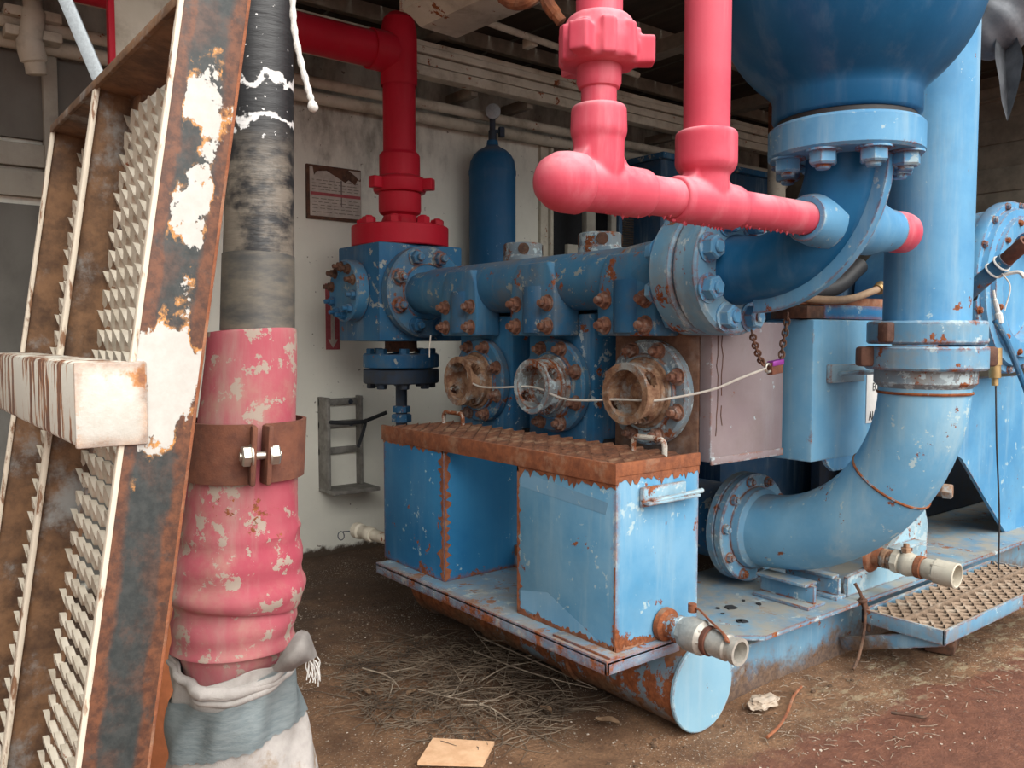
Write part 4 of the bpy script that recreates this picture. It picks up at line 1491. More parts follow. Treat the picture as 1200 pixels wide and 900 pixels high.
# ================================================================== COVERS AND CABINET RIGHT OF THE PUMP
t = thing('side_cover', 'mauve grey cover box with cracked paint beside the suction covers', 'cover', (3.0, 2.3, .98))
bm = N()
box(bm, 2.665, 3.15, 2.115, 2.1745, .995, 1.555, .006)
obj('cover_box', bm, m_mauve, t)
bm = N()
box(bm, 2.665, 3.15, 2.109, 2.118, .985, 1.015, .002)
obj('drip_lip', bm, m_mauve, t)
bm = N()
for x0 in (2.70, 2.73):
    pts = [(x0 + random.uniform(-.006, .006), 2.114, 1.5 - k * .04) for k in range(11)]
    for a, b in zip(pts, pts[1:]):
        if random.random() < .75:
            tube(bm, [a, b], .002, 5)
obj('paint_crack', bm, m_rustdark, t)

t = thing('engine_cabinet', 'light blue sheet metal cabinet with latch behind the vertical pipe', 'cabinet', (3.5, 2.4, .60))
bm = N()
box(bm, 3.19, 3.85, 2.0, 2.24, .96, 1.568, .010)
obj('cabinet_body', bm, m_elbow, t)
bm = N()
prism(bm, [(3.30, .97), (3.32, .94), (3.37, .905), (3.85, .905), (3.85, .97)], (0, 2.004, 0), (1, 0, 0), (0, 0, 1), (0, 1, 0), .02)
obj('cabinet_skirt', bm, m_bluepipe, t)
bm = N()
box(bm, 3.29, 3.56, 1.975, 2.0, 1.295, 1.375, .005)
tube(bm, spline([(3.33, 1.96, 1.335), (3.42, 1.945, 1.338), (3.56, 1.945, 1.337), (3.63, 1.96, 1.335)], 5), .011, 8)
obj('latch', bm, m_pale, t)
bm = N()
box(bm, 3.62, 3.83, 1.996, 2.001, 1.10, 1.33, .001)
lab = obj('label_plate', bm, m_whitelabel, t)
for txt, x, z, s in (('EQUIP', 3.668, 1.248, .052), ('AUTO', 3.640, 1.112, .060)):
    cu = bpy.data.curves.new('lettering', 'FONT')
    cu.body = txt
    cu.size = s
    cu.extrude = .0008
    ob = bpy.data.objects.new('lettering', cu)
    dg = bpy.context.evaluated_depsgraph_get()
    C.objects.link(ob)
    dg.update()
    me = bpy.data.meshes.new_from_object(ob.evaluated_get(bpy.context.evaluated_depsgraph_get()))
    bpy.data.objects.remove(ob)
    mo = bpy.data.objects.new('lettering', me)
    me.materials.clear()
    me.materials.append(m_black_ink)
    C.objects.link(mo)
    mo.parent = lab
    mo.location = V((x, 1.9945, z)) - gpos(lab)
    mo.rotation_euler = (PI / 2, 0, 0)
    mo.scale = (.72, 1, 1)

t = thing('cabinet_rail', 'rust and pale blue steel rail lying across the cabinet top', 'rail', (3.5, 2.1, 1.57))
bm = N()
box(bm, 3.17, 3.30, 2.02, 2.2, 1.572, 1.625, .003)
obj('rusty_end', bm, m_rustdark, t)
bm = N()
box(bm, 3.30, 4.1, 2.02, 2.2, 1.572, 1.632, .003)
obj('rail', bm, m_bluetank, t)
bm = N()
box(bm, 3.17, 3.9, 2.06, 2.2, 1.632, 1.672, .003)
obj('rusty_plate', bm, m_rust, t)
t = thing('tan_hose', 'short tan rubber hose lying over the cabinet rail', 'hose', (3.5, 2.05, 1.635))
bm = N()
tube(bm, spline([(3.12, 2.1, 1.665), (3.3, 2.02, 1.652), (3.5, 2.02, 1.662), (3.70, 2.03, 1.70), (3.76, 2.03, 1.715)]), .017, 12)
obj('hose', bm, m_tan, t)
bm = N()
tube(bm, [(3.755, 2.03, 1.71), (3.79, 2.03, 1.73)], .026, 12)
lathe(bm, [(.02, 0), (.03, .005), (.03, .025), (.02, .03)], (3.77, 2.03, 1.715), (.8, 0, .4), 12)
obj('hose_end', bm, m_brass, t)
t = thing('air_duct', 'dark curved rubber duct behind the vertical pipe', 'hose', (4.0, 2.6, 1.6))
bm = N()
tube(bm, spline([(3.35, 2.75, 1.95), (3.6, 2.7, 1.80), (3.85, 2.65, 1.74), (4.3, 2.6, 1.76), (4.6, 2.6, 1.9)]), .05, 16)
obj('duct', bm, m_black, t)
bm = N()
box(bm, 3.68, 5.2, 2.85, 3.3, .3, 1.95, .04)
box(bm, 3.7, 5.1, 2.9, 3.3, 1.95, 2.1, .04)
tag(obj('engine_block', bm, m_blueback), 'dim blue engine housing deep behind the vertical pipe', 'engine')

# ---------------------------------------------------------------- transmission housing
BC = V((5.14, 1.95, 1.765))
t = thing('bell_housing', 'round blue transmission housing with bolted rings at right edge', 'engine', BC - V((0, 0, .5)))
bm = N()
lathe(bm, [(0, .86), (.22, .86), (.27, .80), (.37, .45), (.43, .24), (.44, .18), (.44, .12), (.40, .115), (.40, .08)], BC, (0, 1, 0), 64)
obj('housing', bm, m_bluepipe, t)
bm = N()
lathe(bm, [(.30, .10), (.475, .10), (.48, .09), (.48, .04), (.475, .03), (.44, .03), (.435, .0), (.39, -.005), (.385, -.03), (.34, -.035), (.30, -.03), (.28, .05), (0, .05)], BC, (0, 1, 0), 64)
f = obj('ring_flange', bm, m_bluepipe, t)
for q in ringpts(BC + V((0, .03, 0)), (0, 1, 0), .458, 16, .1):
    bolt(f, q, (0, -1, 0), .018, m_skid, .2)
for q in ringpts(BC + V((0, -.03, 0)), (0, 1, 0), .362, 12, .2):
    bolt(f, q, (0, -1, 0), .017, m_tube, .2)
bm = N()
lathe(bm, [(.035, -.02), (.08, -.02), (.08, .02), (.035, .02)], (4.86, 2.32, 2.22), (.55, -.8, 0), 24, True)
obox(bm, V((4.86, 2.32, 2.12)), V((.045, .03, 0)), V((-.012, .018, 0)), V((0, 0, .08)), .004)
obj('lifting_eye', bm, m_bluepipe, t)
bm = N()
for k in range(3):
    torus(bm, (4.62, 2.02, 1.70 + k * .03), (.3, .3, 1), .05, .016, 20, 8)
obj('cable_bundle', bm, m_dark, t)

t = thing('rusty_pipe_stub', 'rusty open pipe stub tied with string by the round housing', 'pipe', (4.4, 1.8, 1.7))
p0, p1 = at(1128, 349, 4.12), at(1168, 314, 3.95)
dd = (p1 - p0).normalized()
bm = N()
lathe(bm, [(0, 0), (.038, 0), (.038, .28), (0, .28)], p0, dd, 20)
obj('pipe', bm, m_bluefl, t)
bm = N()
lathe(bm, [(.030, .26), (.034, .27), (.034, .40), (.022, .40), (.020, .33), (0, .33)], p0, dd, 20)
obj('pipe_mouth', bm, m_rustclamp, t)
bm = N()
for k in (.2, .25):
    torus(bm, p0 + dd * k, dd, .041, .005, 20, 6)
tube(bm, spline([p0 + dd * .25 + V((0, 0, -.04)), p0 + dd * .27 + V((.02, -.02, -.12)), p0 + dd * .25 + V((0, -.02, -.22))]), .004, 6)
tube(bm, spline([p0 + dd * .22 + V((0, 0, -.04)), p0 + dd * .30 + V((.04, -.02, -.07)), p0 + dd * .34 + V((.05, -.02, -.12))]), .010, 6)
obj('string_tie', bm, m_rope, t)

# ---------------------------------------------------------------- guard panel with cut-out
t = thing('guard_panel', 'large blue steel guard panel with dark cutout above the deck', 'panel', (4.9, 2.1, .29))
GY = 2.14
poly = [(3.95, .62), (4.52, .62), (4.56, .745), (4.62, .80), (4.86, .83), (4.93, .80), (5.55, .288), (7.0, .288), (7.0, 1.25), (4.66, 1.25), (4.60, 1.45), (3.95, 1.45)]
bm = N()
prism(bm, poly, (0, GY, 0), (1, 0, 0), (0, 0, 1), (0, 1, 0), .02)
obj('panel', bm, m_bluepipe, t)
bm = N()
box(bm, 4.25, 4.58, GY - .012, GY + .002, .985, 1.40, .01)
box(bm, 4.5, 4.84, GY - .0118, GY + .002, .985, 1.245, .01)
f = obj('access_cover', bm, m_bluetank, t)
for q in ((4.64, GY - .012, 1.01), (4.81, GY - .012, 1.05), (4.81, GY - .012, 1.2)):
    bolt(f, q, (0, -1, 0), .014, m_rustdark, .2)
bm = N()
box(bm, 4.30, 4.56, GY - .018, GY - .010, 1.06, 1.39, .012)
box(bm, 4.5, 4.78, GY - .018, GY - .010, 1.06, 1.23, .012)
obj('window', bm, m_cream, f)
bm = N()
box(bm, 4.45, 4.9, GY + .4, GY + .45, .29, 1.2, .01)
box(bm, 4.3, 6.5, GY + .5, GY + .56, .29, 1.2, .01)
obj('backing_plate', bm, m_iron, t)
t = thing('rusty_plug', 'rusty bolt and fitting poking out below the elbow', 'fitting', (4.45, 2.1, .68))
bm = N()
tube(bm, [(4.35, 2.15, .70), (4.40, 2.0, .70)], .03, 14)
hexa(bm, (4.40, 2.0, .70), (.3, -1, 0), .04, .045)
hexa(bm, (4.385, 2.05, .70), (.3, -1, 0), .036, .025)
obj('plug', bm, m_rustring, t)

t = thing('control_rod', 'thin dark blue rod slanting down past the round housing', 'rod', (4.5, 1.7, 1.2))
bm = N()
tube(bm, [at(1166, 375, 4.05), at(1180, 400, 4.05), at(1202, 455, 4.05), at(1290, 700, 4.0)], .014, 10)
obj('rod', bm, m_bluedark, t)
bm = N()
tube(bm, spline([at(1164, 340, 4.05), at(1166, 352, 4.05), at(1170, 368, 4.05), at(1172, 380, 4.05)]), [.007] * 8 + [.012] * 8 + [.018] * 8 + [.006], 10)
obj('rod_tip', bm, m_rope, t)
t = thing('hanging_wire', 'thin dark wire hanging from brass fitting down to the step', 'wire', at(1168, 560, 3.7))
bm = N()
tube(bm, spline([at(1167, 452, 3.72), at(1168, 520, 3.72), at(1171, 600, 3.73), at(1170, 668, 3.74)]), .004, 6)
obj('wire', bm, m_black, t)
bm = N()
tube(bm, [at(1166, 408, 3.72), at(1166, 428, 3.72)], .028, 14)
tube(bm, [at(1166, 428, 3.72), at(1166, 443, 3.72)], .024, 14)
tube(bm, [at(1166, 443, 3.72), at(1166, 452, 3.72)], .014, 14)
obj('brass_fitting', bm, m_brass, t)

# grey heat-wrapped pipe with a hanging tail, top right
t = thing('wrapped_exhaust', 'grey cloth wrapped pipe with pointed tail hanging top right', 'wrapped pipe', at(1180, 20, 3.6))
bm = N()
pth = spline([at(1120, 60, 3.75), at(1150, 42, 3.7), at(1180, 15, 3.65), at(1215, -30, 3.6), at(1260, -90, 3.55)], 8)
rr = [.05 + .09 * min(1, i / 10) + .008 * math.sin(i * 1.1) for i in range(len(pth))]
tube(bm, pth, rr, 30)
for v in bm.verts:
    v.co += mn.noise_vector(v.co * 8) * .012
obj('wrap', bm, m_greycloth, t)
bm = N()
edge_l = [at(1168, 40, 3.6), at(1166, 65, 3.56), at(1171, 95, 3.53), at(1174, 120, 3.55), at(1180, 141, 3.58)]
mid = [at(1180, 40, 3.66), at(1178, 65, 3.64), at(1180, 95, 3.62), at(1181, 120, 3.6), at(1180.5, 141.5, 3.58)]
edge_r = [at(1190, 38, 3.58), at(1199, 66, 3.55), at(1196, 90, 3.54), at(1189, 118, 3.56), at(1181, 142, 3.58)]
cols = [spline(e, 5) for e in (edge_l, mid, edge_r)]
n = len(cols[0])
g = [[bm.verts.new(cols[j][i]) for j in range(3)] for i in range(n)]
for i in range(n - 1):
    for j in range(2):
        bm.faces.new((g[i][j], g[i][j + 1], g[i + 1][j + 1], g[i + 1][j]))
bmesh.ops.solidify(bm, geom=list(bm.faces), thickness=.006)
obj('cloth_tail', bm, m_greycloth, t)

# ================================================================== CHAIN, PADLOCK, CORD
def chain(pts, n, name, label, grp):
    P = spline(pts, 10)
    tot = [0]
    for a, b in zip(P, P[1:]):
        tot.append(tot[-1] + (b - a).length)
    bm = N()
    for k in range(n):
        s = (k + .5) / n * tot[-1]
        i = max(j for j in range(len(tot) - 1) if tot[j] <= s)
        a, b = P[i], P[i + 1]
        c = a.lerp(b, (s - tot[i]) / max(1e-6, tot[i + 1] - tot[i]))
        d = (b - a).normalized()
        side = d.cross(V((.62, -.78, 0))).normalized()
        nrm = side if k % 2 else d.cross(side).normalized()
        L = tot[-1] / n
        # elongated link
        u = d
        v = nrm.cross(d).normalized()
        ring = [c + u * (math.cos(q) * L * .72) + v * (math.sin(q) * .0105) for q in [2 * PI * m / 14 for m in range(14)]]
        tube(bm, ring + [ring[0], ring[1]], .0042, 6, False)
    return tag(obj(name, bm, m_rustdark), label, 'chain', grp)


CY = 1.93
lk = V((2.765, CY, 1.385))
chain([(2.665, CY, 1.515), (2.685, CY, 1.47), (2.72, CY, 1.41), lk + V((-.02, 0, .005))], 9, 'lock_chain', 'rusty chain dropping from the big flange to the left of the padlock', 'lock chains')
chain([(2.895, CY, 1.585), (2.885, CY, 1.53), (2.865, CY, 1.46), (2.855, CY, 1.40), (2.84, CY, 1.375)], 10, 'lock_chain', 'rusty chain rising steeply to the right of the padlock', 'lock chains')
t = thing('padlock', 'purple faced padlock joining rusty chains under the flange', 'padlock', lk)
bm = N()
obox(bm, V((2.815, CY, 1.375)), V((.030, -.004, .004)), V((.0, .014, 0)), V((-.003, 0, .024)), .004)
obj('lock_body', bm, m_rustclamp, t)
bm = N()
obox(bm, V((2.817, CY - .002, 1.394)), V((.031, -.004, .004)), V((.0, .015, 0)), V((0, 0, .010)), .003)
obj('lock_cap', bm, m_purple, t)
bm = N()
tube(bm, spline([(2.79, CY, 1.385), (2.765, CY, 1.39), (2.755, CY, 1.375), (2.765, CY, 1.36), (2.79, CY, 1.362)], 6), .006, 8)
obj('shackle', bm, m_steel, t)

bm = N()
cpts = [(2.755, CY - .005, 1.375), (2.66, 2.00, 1.335), (2.60, 2.10, 1.285), (2.50, 2.26, 1.243), (2.475, 2.33, 1.238), (2.47, 2.43, 1.235), (2.46, 2.50, 1.232), (2.44, 2.62, 1.222), (2.44, 2.75, 1.218), (2.45, 2.86, 1.232), (2.46, 2.93, 1.248), (2.47, 3.02, 1.258), (2.47, 3.10, 1.258), (2.45, 3.22, 1.248), (2.44, 3.36, 1.242), (2.45, 3.46, 1.25), (2.47, 3.54, 1.27), (2.51, 3.61, 1.30), (2.53, 3.64, 1.33)]
tube(bm, spline([V((min(a_ + .035, 2.755), b_, c__)) for a_, b_, c__ in cpts], 6), .0048, 8)
tag(obj('white_cord', bm, m_cord), 'thin white cord threaded through the three round suction covers', 'cord')
bm = N()
tube(bm, spline([(2.40, 3.74, 1.50), (2.405, 3.76, 1.44), (2.41, 3.77, 1.385)], 6), .0035, 6)
tag(obj('cord_end', bm, m_cord), 'short white cord end hanging under the left end of the manifold', 'cord')

# frayed rope hanging from the pipe foot to the ground
bm = N()
tube(bm, spline([(3.60, 2.02, .36), (3.60, 1.99, .315), (3.595, 1.965, .24), (3.57, 1.955, .15), (3.52, 1.95, .05), (3.46, 1.94, .015)]), .0075, 8)
tube(bm, spline([(3.60, 1.985, .30), (3.62, 1.965, .22), (3.625, 1.96, .14)]), [.014] * 8 + [.011] * 8 + [.004], 8)
torus(bm, (3.60, 1.985, .285), (0, .3, 1), .018, .009, 14, 6)
tag(obj('frayed_rope', bm, m_rustdark), 'knotted dark frayed rope hanging off the deck edge to the ground', 'rope')

# ================================================================== LEFT: FOLDED GRATING PLATFORM
LEAN = .151
ez = V((LEAN, 0, 1)).normalized()
ed = V((1, 0, -LEAN)).normalized()
E0 = V((.404, 1.294, 1.992))
Y0 = 1.294


def LP(y, l, d):
    """point on the leaning platform: y across, l up the lean, d into its depth"""
    return V((E0.x, y, E0.z)) + ez * l + ed * d


t = thing('folded_platform', 'leaning rusty folded walkway with grip grating panels in foreground', 'platform', LP(1.8, -2.0, 0))
D = .094
DW = .070


def lbox(bm, y0, y1, l0, l1, d0, d1, bev=.003):
    c = LP((y0 + y1) / 2, (l0 + l1) / 2, (d0 + d1) / 2)
    return obox(bm, c, V((0, (y1 - y0) / 2, 0)), ez * ((l1 - l0) / 2), ed * ((d1 - d0) / 2), bev)


bm = N()
lbox(bm, Y0, Y0 + .012, -2.0, .55, 0, D, .004)
obj('stringer', bm, m_stringer, t, flat=False)
bm = N()
lbox(bm, Y0 - .001, Y0 + .012, -2.0, .55, -.007, .001, .002)
obj('stringer_edge', bm, m_edge, t)
bm = N()
lbox(bm, Y0 + .001, Y0 + .018, -2.0, .55, D - .012, D + .004, .003)
obj('stringer_lip', bm, m_rust, t)
YM, YF = 1.86, 2.31
bm = N()
lbox(bm, YM - .004, YM + .004, -2.0, .02, .004, DW + .012, .001)
obj('divider_rail', bm, m_brown, t)
bm = N()
lbox(bm, YM - .016, YM + .008, -2.0, .02, -.004, .006, .003)
obj('divider_edge', bm, m_edge, t)
bm = N()
lbox(bm, YF - .004, YF + .006, -2.0, .0, .004, DW + .012, .001)
obj('side_rail', bm, m_brown, t)
bm = N()
lbox(bm, YF - .010, YF + .008, -2.0, .0, -.004, .005, .002)
obj('rail_edge', bm, m_edge, t)
bm = N()
lbox(bm, Y0 + .013, YF, 0.0, .012, 0, D - .004, .003)
lbox(bm, Y0 + .013, YF, -.004, .016, -.006, .002, .002)
obj('end_plate', bm, m_brown, t)
for y0, y1 in ((Y0 + .02, YM - .01), (YM + .02, YF - .01)):
    bm = N()
    wd = (y1 - y0)
    grip(bm, LP(y0, -2.0, DW), (0, 1, 0), ez, -ed, wd, 1.98, .062, .040, .0200, .012, .31, .004)
    obj('grip_grating', bm, m_grat, t)
    bm = N()
    lbox(bm, y1 - .045, y1 + .01, -2.0, -.0, DW - .002, DW + .004, .001)
    lbox(bm, y0 - .01, y0 + .04, -2.0, -.0, DW - .002, DW + .004, .001)
    obj('plank_web', bm, m_brown, t)
# square tube welded across the near face
bm = N()
z0 = -(1.992 - 1.40) / ez.z
cb = V((.245 + .042, 0, 1.402))
obox(bm, V((.283, 1.70, 1.402)), V((.0385, 0, 0)), V((0, .405, 0)), V((0, 0, .0605)), .008)
obj('cross_bar', bm, m_bracket, t)
bm = N()
obox(bm, V((.290, 1.291, 1.402)), V((.048, 0, 0)), V((0, .004, 0)), V((0, 0, .0605)), .003)
obj('cross_bar_cap', bm, m_capmat, t)

# galvanized strap, red post and rope behind the platform
t = thing('galvanized_strap', 'galvanized steel strap slanting down behind the platform top', 'strap', at(100, 60, 1.74))
bm = N()
b = at(118, 96, 1.74)
a = b + (at(66, -25, 1.80) - b) * 6.2
d = b - a
sd = (at(20, 0, 1.74) - at(0, 0, 1.74)) * .78
obox(bm, (a + b) / 2, d * .5, sd * .55, d.cross(sd).normalized() * .006, .002)
obj('strap', bm, m_galv, t)
t = thing('door_post', 'cream panel edged in red behind the platform top', 'post', at(155, 20, 3.3))
bm = N()
p = at(128, 30, 3.4)
box(bm, p.x - .004, p.x + .02, p.y - .01, p.y + .03, 1.9, 2.95, .002)
obj('red_edge', bm, m_red, t)
bm = N()
box(bm, p.x + .02, p.x + .30, p.y - .0, p.y + .02, 1.9, 2.95, .002)
obj('panel', bm, m_cream, t)
bm = N()
box(bm, p.x + .10, p.x + .16, p.y + .02, p.y + .07, 0, 2.95, .004)
obj('stand', bm, m_wallrail, t)

bm = N()
q = at(343, -60, 1.75)
rp = spline([V((q.x, q.y, 3.66)), V((q.x, q.y, 2.9)), q, at(343, 0, 1.75), at(345, 35, 1.75), at(352, 70, 1.75), at(360, 100, 1.75), at(365, 118, 1.75), at(368, 131, 1.75)], 6)
rr = [.0065 + .0012 * math.sin(i * 1.9) for i in range(len(rp))]
rr[-6:] = [.008, .010, .011, .011, .009, .004]
tube(bm, rp, rr, 10)
tag(obj('white_rope', bm, m_rope), 'short white rope end dangling in front of the red branch pipe', 'rope')

# ================================================================== BIG HOSE
HD = 2.0
prof_b = [(309, -60, 35), (307, 100, 36), (304, 250, 39.5), (302, 388, 41.5), (301, 400, 41.5)]
prof_p = [(296, 389, 49.5), (296, 396, 50.5), (294, 440, 52.5), (290, 492, 55), (286, 556, 61), (285, 575, 62), (283, 612, 65), (281, 640, 70), (278, 670, 75), (277, 690, 76.5), (276, 700, 75), (275.5, 706, 70), (274, 735, 69.5), (274, 752, 69.5), (274, 755, 67), (274, 756, 58), (274, 800, 56), (272, 900, 56), (270, 1100, 56)]
t = thing('suction_hose', 'thick upright hose, black sleeve above flaking pink lower end', 'hose', at(270, 1090, HD))
bm = N()
tube(bm, [at(a, b, HD) for a, b, c in prof_b], [c * HD / FPX for a, b, c in prof_b], 40)
obj('black_sleeve', bm, m_sleeve, t)
bm = N()
pts = spline([at(a, b, HD) for a, b, c in prof_p], 4)
rs = spline([V((c * HD / FPX, 0, 0)) for a, b, c in prof_p], 4)
tube(bm, pts, [r.x for r in rs], 56)
for v in bm.verts:
    if v.co.z < 1.05:
        n_ = mn.fractal(v.co * 9, .8, 2, 3)
        c = at(280, 640, HD)
        d = V((v.co.x - c.x, v.co.y - c.y, 0)).normalized()
        v.co += d * (.006 * n_ + .004 * math.sin(v.co.z * 85))
obj('pink_section', bm, m_hosepink, t)
bm = N()
q = [at(a, b, HD) for a, b, c in ((303, 300, 0), (302, 388, 0))]
tube(bm, q, [.0835, .0860], 40, False)
obj('tape_wrap', bm, m_tapebrown, t)

# clamp on the hose
t = thing('hose_clamp', 'rusty two piece bolted clamp around the pink hose', 'clamp', at(288, 556, HD))
ctop, cbot = at(290, 491, HD), at(287, 557, HD)
ax = (ctop - cbot)
hh = ax.length
ax.normalize()
view = V((-.39, -.92, 0))  # towards the open side
split = -1.74
for s, (a0, a1) in enumerate(((split + .10, split + PI - .12), (split + PI + .12, split + 2 * PI - .10))):
    bm = N()
    nseg = 26
    ri, ro = .128, .137
    g = []
    for k in range(nseg + 1):
        a = a0 + (a1 - a0) * k / nseg
        d = V((math.cos(a), math.sin(a), 0))
        g.append([bm.verts.new(cbot + ax * h + d * r) for h, r in ((0, ri), (0, ro), (hh, ro), (hh, ri))])
    for k in range(nseg):
        for m in range(4):
            bm.faces.new((g[k][m], g[k + 1][m], g[k + 1][(m + 1) % 4], g[k][(m + 1) % 4]))
    bm.faces.new(g[0])
    bm.faces.new(list(reversed(g[-1])))
    # ears
    for a in (a0, a1):
        d = V((math.cos(a), math.sin(a), 0))
        tn = V((-d.y, d.x, 0))
        obox(bm, cbot + ax * (hh / 2) + d * .152, d * .026, tn * .006, ax * (hh * .49), .004)
    band = obj('clamp_half', bm, m_rustclamp, t)
d = V((math.cos(split), math.sin(split), 0))
tn = V((-d.y, d.x, 0))
bm = N()
cc_ = cbot + ax * (hh * .5) + d * .158
tube(bm, [cc_ - tn * .045, cc_ + tn * .045], .009, 12)
lathe(bm, [(0, 0), (.027, 0), (.027, .004), (0, .004)], cc_ + tn * .018, tn, 20)
lathe(bm, [(0, 0), (.027, 0), (.027, .004), (0, .004)], cc_ - tn * .018, -tn, 20)
hexa(bm, cc_ + tn * .021, tn, .024, .020)
hexa(bm, cc_ - tn * .021, -tn, .024, .020)
obj('clamp_bolt', bm, m_steel, t)

# rag wrap and duct tape at the hose foot
def sleeve(bm, z0, z1, rf, a0, a1, na, nz, cfun, th=.004):
    g = []
    for j in range(nz + 1):
        row = []
        for i in range(na + 1):
            a = a0 + (a1 - a0) * i / na
            f = j / nz
            zt, zb = (z1(a) if callable(z1) else z1), (z0(a) if callable(z0) else z0)
            z = zb + (zt - zb) * f
            r = rf(a, z, f)
            c = cfun(z)
            row.append(bm.verts.new((c.x + r * math.cos(a), c.y + r * math.sin(a), z)))
        g.append(row)
    full = abs(a1 - a0 - 2 * PI) < 1e-3
    for j in range(nz):
        for i in range(na):
            bm.faces.new((g[j][i], g[j][i + 1], g[j + 1][i + 1], g[j + 1][i]))
    if full:
        bmesh.ops.remove_doubles(bm, verts=bm.verts, dist=1e-5)
    bmesh.ops.solidify(bm, geom=list(bm.faces), thickness=th)


cf_ = lambda z: at(276, 800, HD)
zA, zB = at(276, 748, HD).z, at(276, 1000, HD).z
toward = math.atan2(-cf_(0).y, -cf_(0).x)    # the side that faces the open yard


def rag_r(a, z, f):
    k = (a - toward + PI) % (2 * PI) - PI
    flare = max(0, (.66 - z)) * .28 if z < .66 else 0
    fold = .006 * math.sin(5 * a + z * 18) + .004 * math.sin(11 * a - z * 30) + .010 * mn.noise(V((math.cos(a) * 2, math.sin(a) * 2, z * 7)))
    side = .035 * math.exp(-((k - 1.25) / .35) ** 2) * max(0, (.68 - z) / .25)
    return .137 + flare * .5 + fold + side


t = thing('rag_wrap', 'grey cloth rag wrapped and flared around the foot of the hose', 'rag', at(276, 1000, HD))
bm = N()
ztop = lambda a: zA - .030 - .018 * math.cos((a - toward) * 1.0) + .012 * math.sin(a * 3)
sleeve(bm, zB, ztop, rag_r, 0, 2 * PI, 110, 50, cf_, .006)
obj('rag', bm, m_cloth, t)
for z0_, z1_, a0_, a1_, r0_ in ((.745, .715, -1.6, 1.1, .015), (.715, .745, -.9, 1.2, .012), (.690, .735, -.7, 1.3, .011)):
    bm = N()
    pts_ = []
    for k in range(25):
        f_ = k / 24
        a = toward + a0_ + (a1_ - a0_) * f_
        z = z0_ + (z1_ - z0_) * f_ - .022 * math.sin(PI * f_)
        c = cf_(z)
        r = rag_r(a, z, 0) + .001
        pts_.append(V((c.x + r * math.cos(a), c.y + r * math.sin(a), z)))
    tube(bm, pts_, [r0_ * (.35 + .65 * math.sin(PI * (k + .5) / 25)) for k in range(25)], 12)
    for v in bm.verts:
        v.co += mn.noise_vector(v.co * 25) * .003
    obj('rag_fold', bm, m_cloth, t)
# folded corner standing out at the right
bm = N()
rows = [[at(318, 783, 1.86), at(330, 768, 1.85), at(345, 745, 1.87), at(352, 737, 1.93)],
        [at(322, 788, 1.85), at(338, 772, 1.83), at(354, 752, 1.85), at(362, 742, 1.92)],
        [at(330, 788, 1.86), at(346, 778, 1.84), at(362, 765, 1.86), at(370, 760, 1.93)],
        [at(342, 786, 1.88), at(352, 779, 1.87), at(366, 772, 1.88), at(372, 770, 1.94)]]
rows = [spline(r, 5) for r in rows]
cols = [spline([rows[k][i] for k in range(4)], 5) for i in range(len(rows[0]))]
g = [[bm.verts.new(p) for p in c] for c in cols]
for i in range(len(g) - 1):
    for j in range(len(g[0]) - 1):
        bm.faces.new((g[i][j], g[i + 1][j], g[i + 1][j + 1], g[i][j + 1]))
for v in bm.verts:
    v.co += mn.noise_vector(v.co * 18) * .004
bmesh.ops.solidify(bm, geom=list(bm.faces), thickness=.010)
obj('rag_corner', bm, m_cloth, t)
bm = N()
for k in range(16):
    p = at(360 + k * .9, 772 + random.uniform(-4, 6), 1.88 + k * .004)
    tube(bm, spline([p, p + V((random.uniform(-.006, .01), 0, -.015)), p + V((random.uniform(-.01, .015), 0, -.035 - random.uniform(0, .02)))], 3), .0012, 4)
obj('frayed_threads', bm, m_rope, t)
bm = N()
zt = lambda a: .705 + .045 * math.sin((a - toward) * 1.0 + .25) - .035 * math.exp(-(((a - toward + .25) / .5) ** 2))
zb = lambda a: .570 + .035 * math.sin((a - toward) * .9) + .003 * math.sin(a * 37)
sleeve(bm, zb, zt, lambda a, z, f: rag_r(a, z, f) + .007 - .003 * abs(f - .5), toward - 1.75, toward + 1.9, 80, 14, cf_, .003)
tag(obj('duct_tape', bm, m_tape), 'grey blue frayed duct tape band around the rag', 'tape')

# orange post behind the hose
t = thing('orange_post', 'orange primed steel post between the platform and the hose foot', 'post', at(190, 900, 2.5))
bm = N()
p = at(190, 800, 2.45)
obox(bm, V((p.x, p.y, .55)), RT * .075, V((s_, c_, 0)) * .012, V((0, 0, .56)), .004)
obj('post', bm, m_orange, t)
bm = N()
obox(bm, V((p.x, p.y, .005)), RT * .12, V((s_, c_, 0)) * .07, V((0, 0, .01)), .003)
obj('foot_plate', bm, m_rust, t)

# ================================================================== GROUND LITTER
def gz(x, y):
    amp = .02 if y > 2.0 else .008
    return (mn.fractal(V((x * 3, y * 3, 1)), .8, 2, 4) * amp) - .008


R_ = random.Random(11)
bm = N()
def inzone(x, y):
    # a drift of weeds along the left side of the skid tube
    return ((x - 2.0) / .45) ** 2 + ((y - 2.95) / .62) ** 2 < 1
k = 0
while k < 950:
    x, y = R_.uniform(1.45, 2.45), R_.uniform(2.2, 3.65)
    if not inzone(x, y):
        continue
    k += 1
    a = R_.uniform(0, 2 * PI)
    L = R_.uniform(.03, .13)
    z = gz(x, y) + .004 + R_.uniform(0, .05) * max(0, 1 - ((x - 2.05) / .4) ** 2 - ((y - 2.85) / .5) ** 2)
    b = a + R_.uniform(-.7, .7)
    p0 = V((x, y, z))
    p1 = p0 + V((math.cos(a) * L, math.sin(a) * L, R_.uniform(-.008, .02)))
    p2 = p1 + V((math.cos(b) * L * .8, math.sin(b) * L * .8, R_.uniform(-.02, .01)))
    p1.z = max(p1.z, .002); p2.z = max(p2.z, .002)
    tube(bm, [p0, p1, p2], [.0022, .0018, .0010], 4, False)
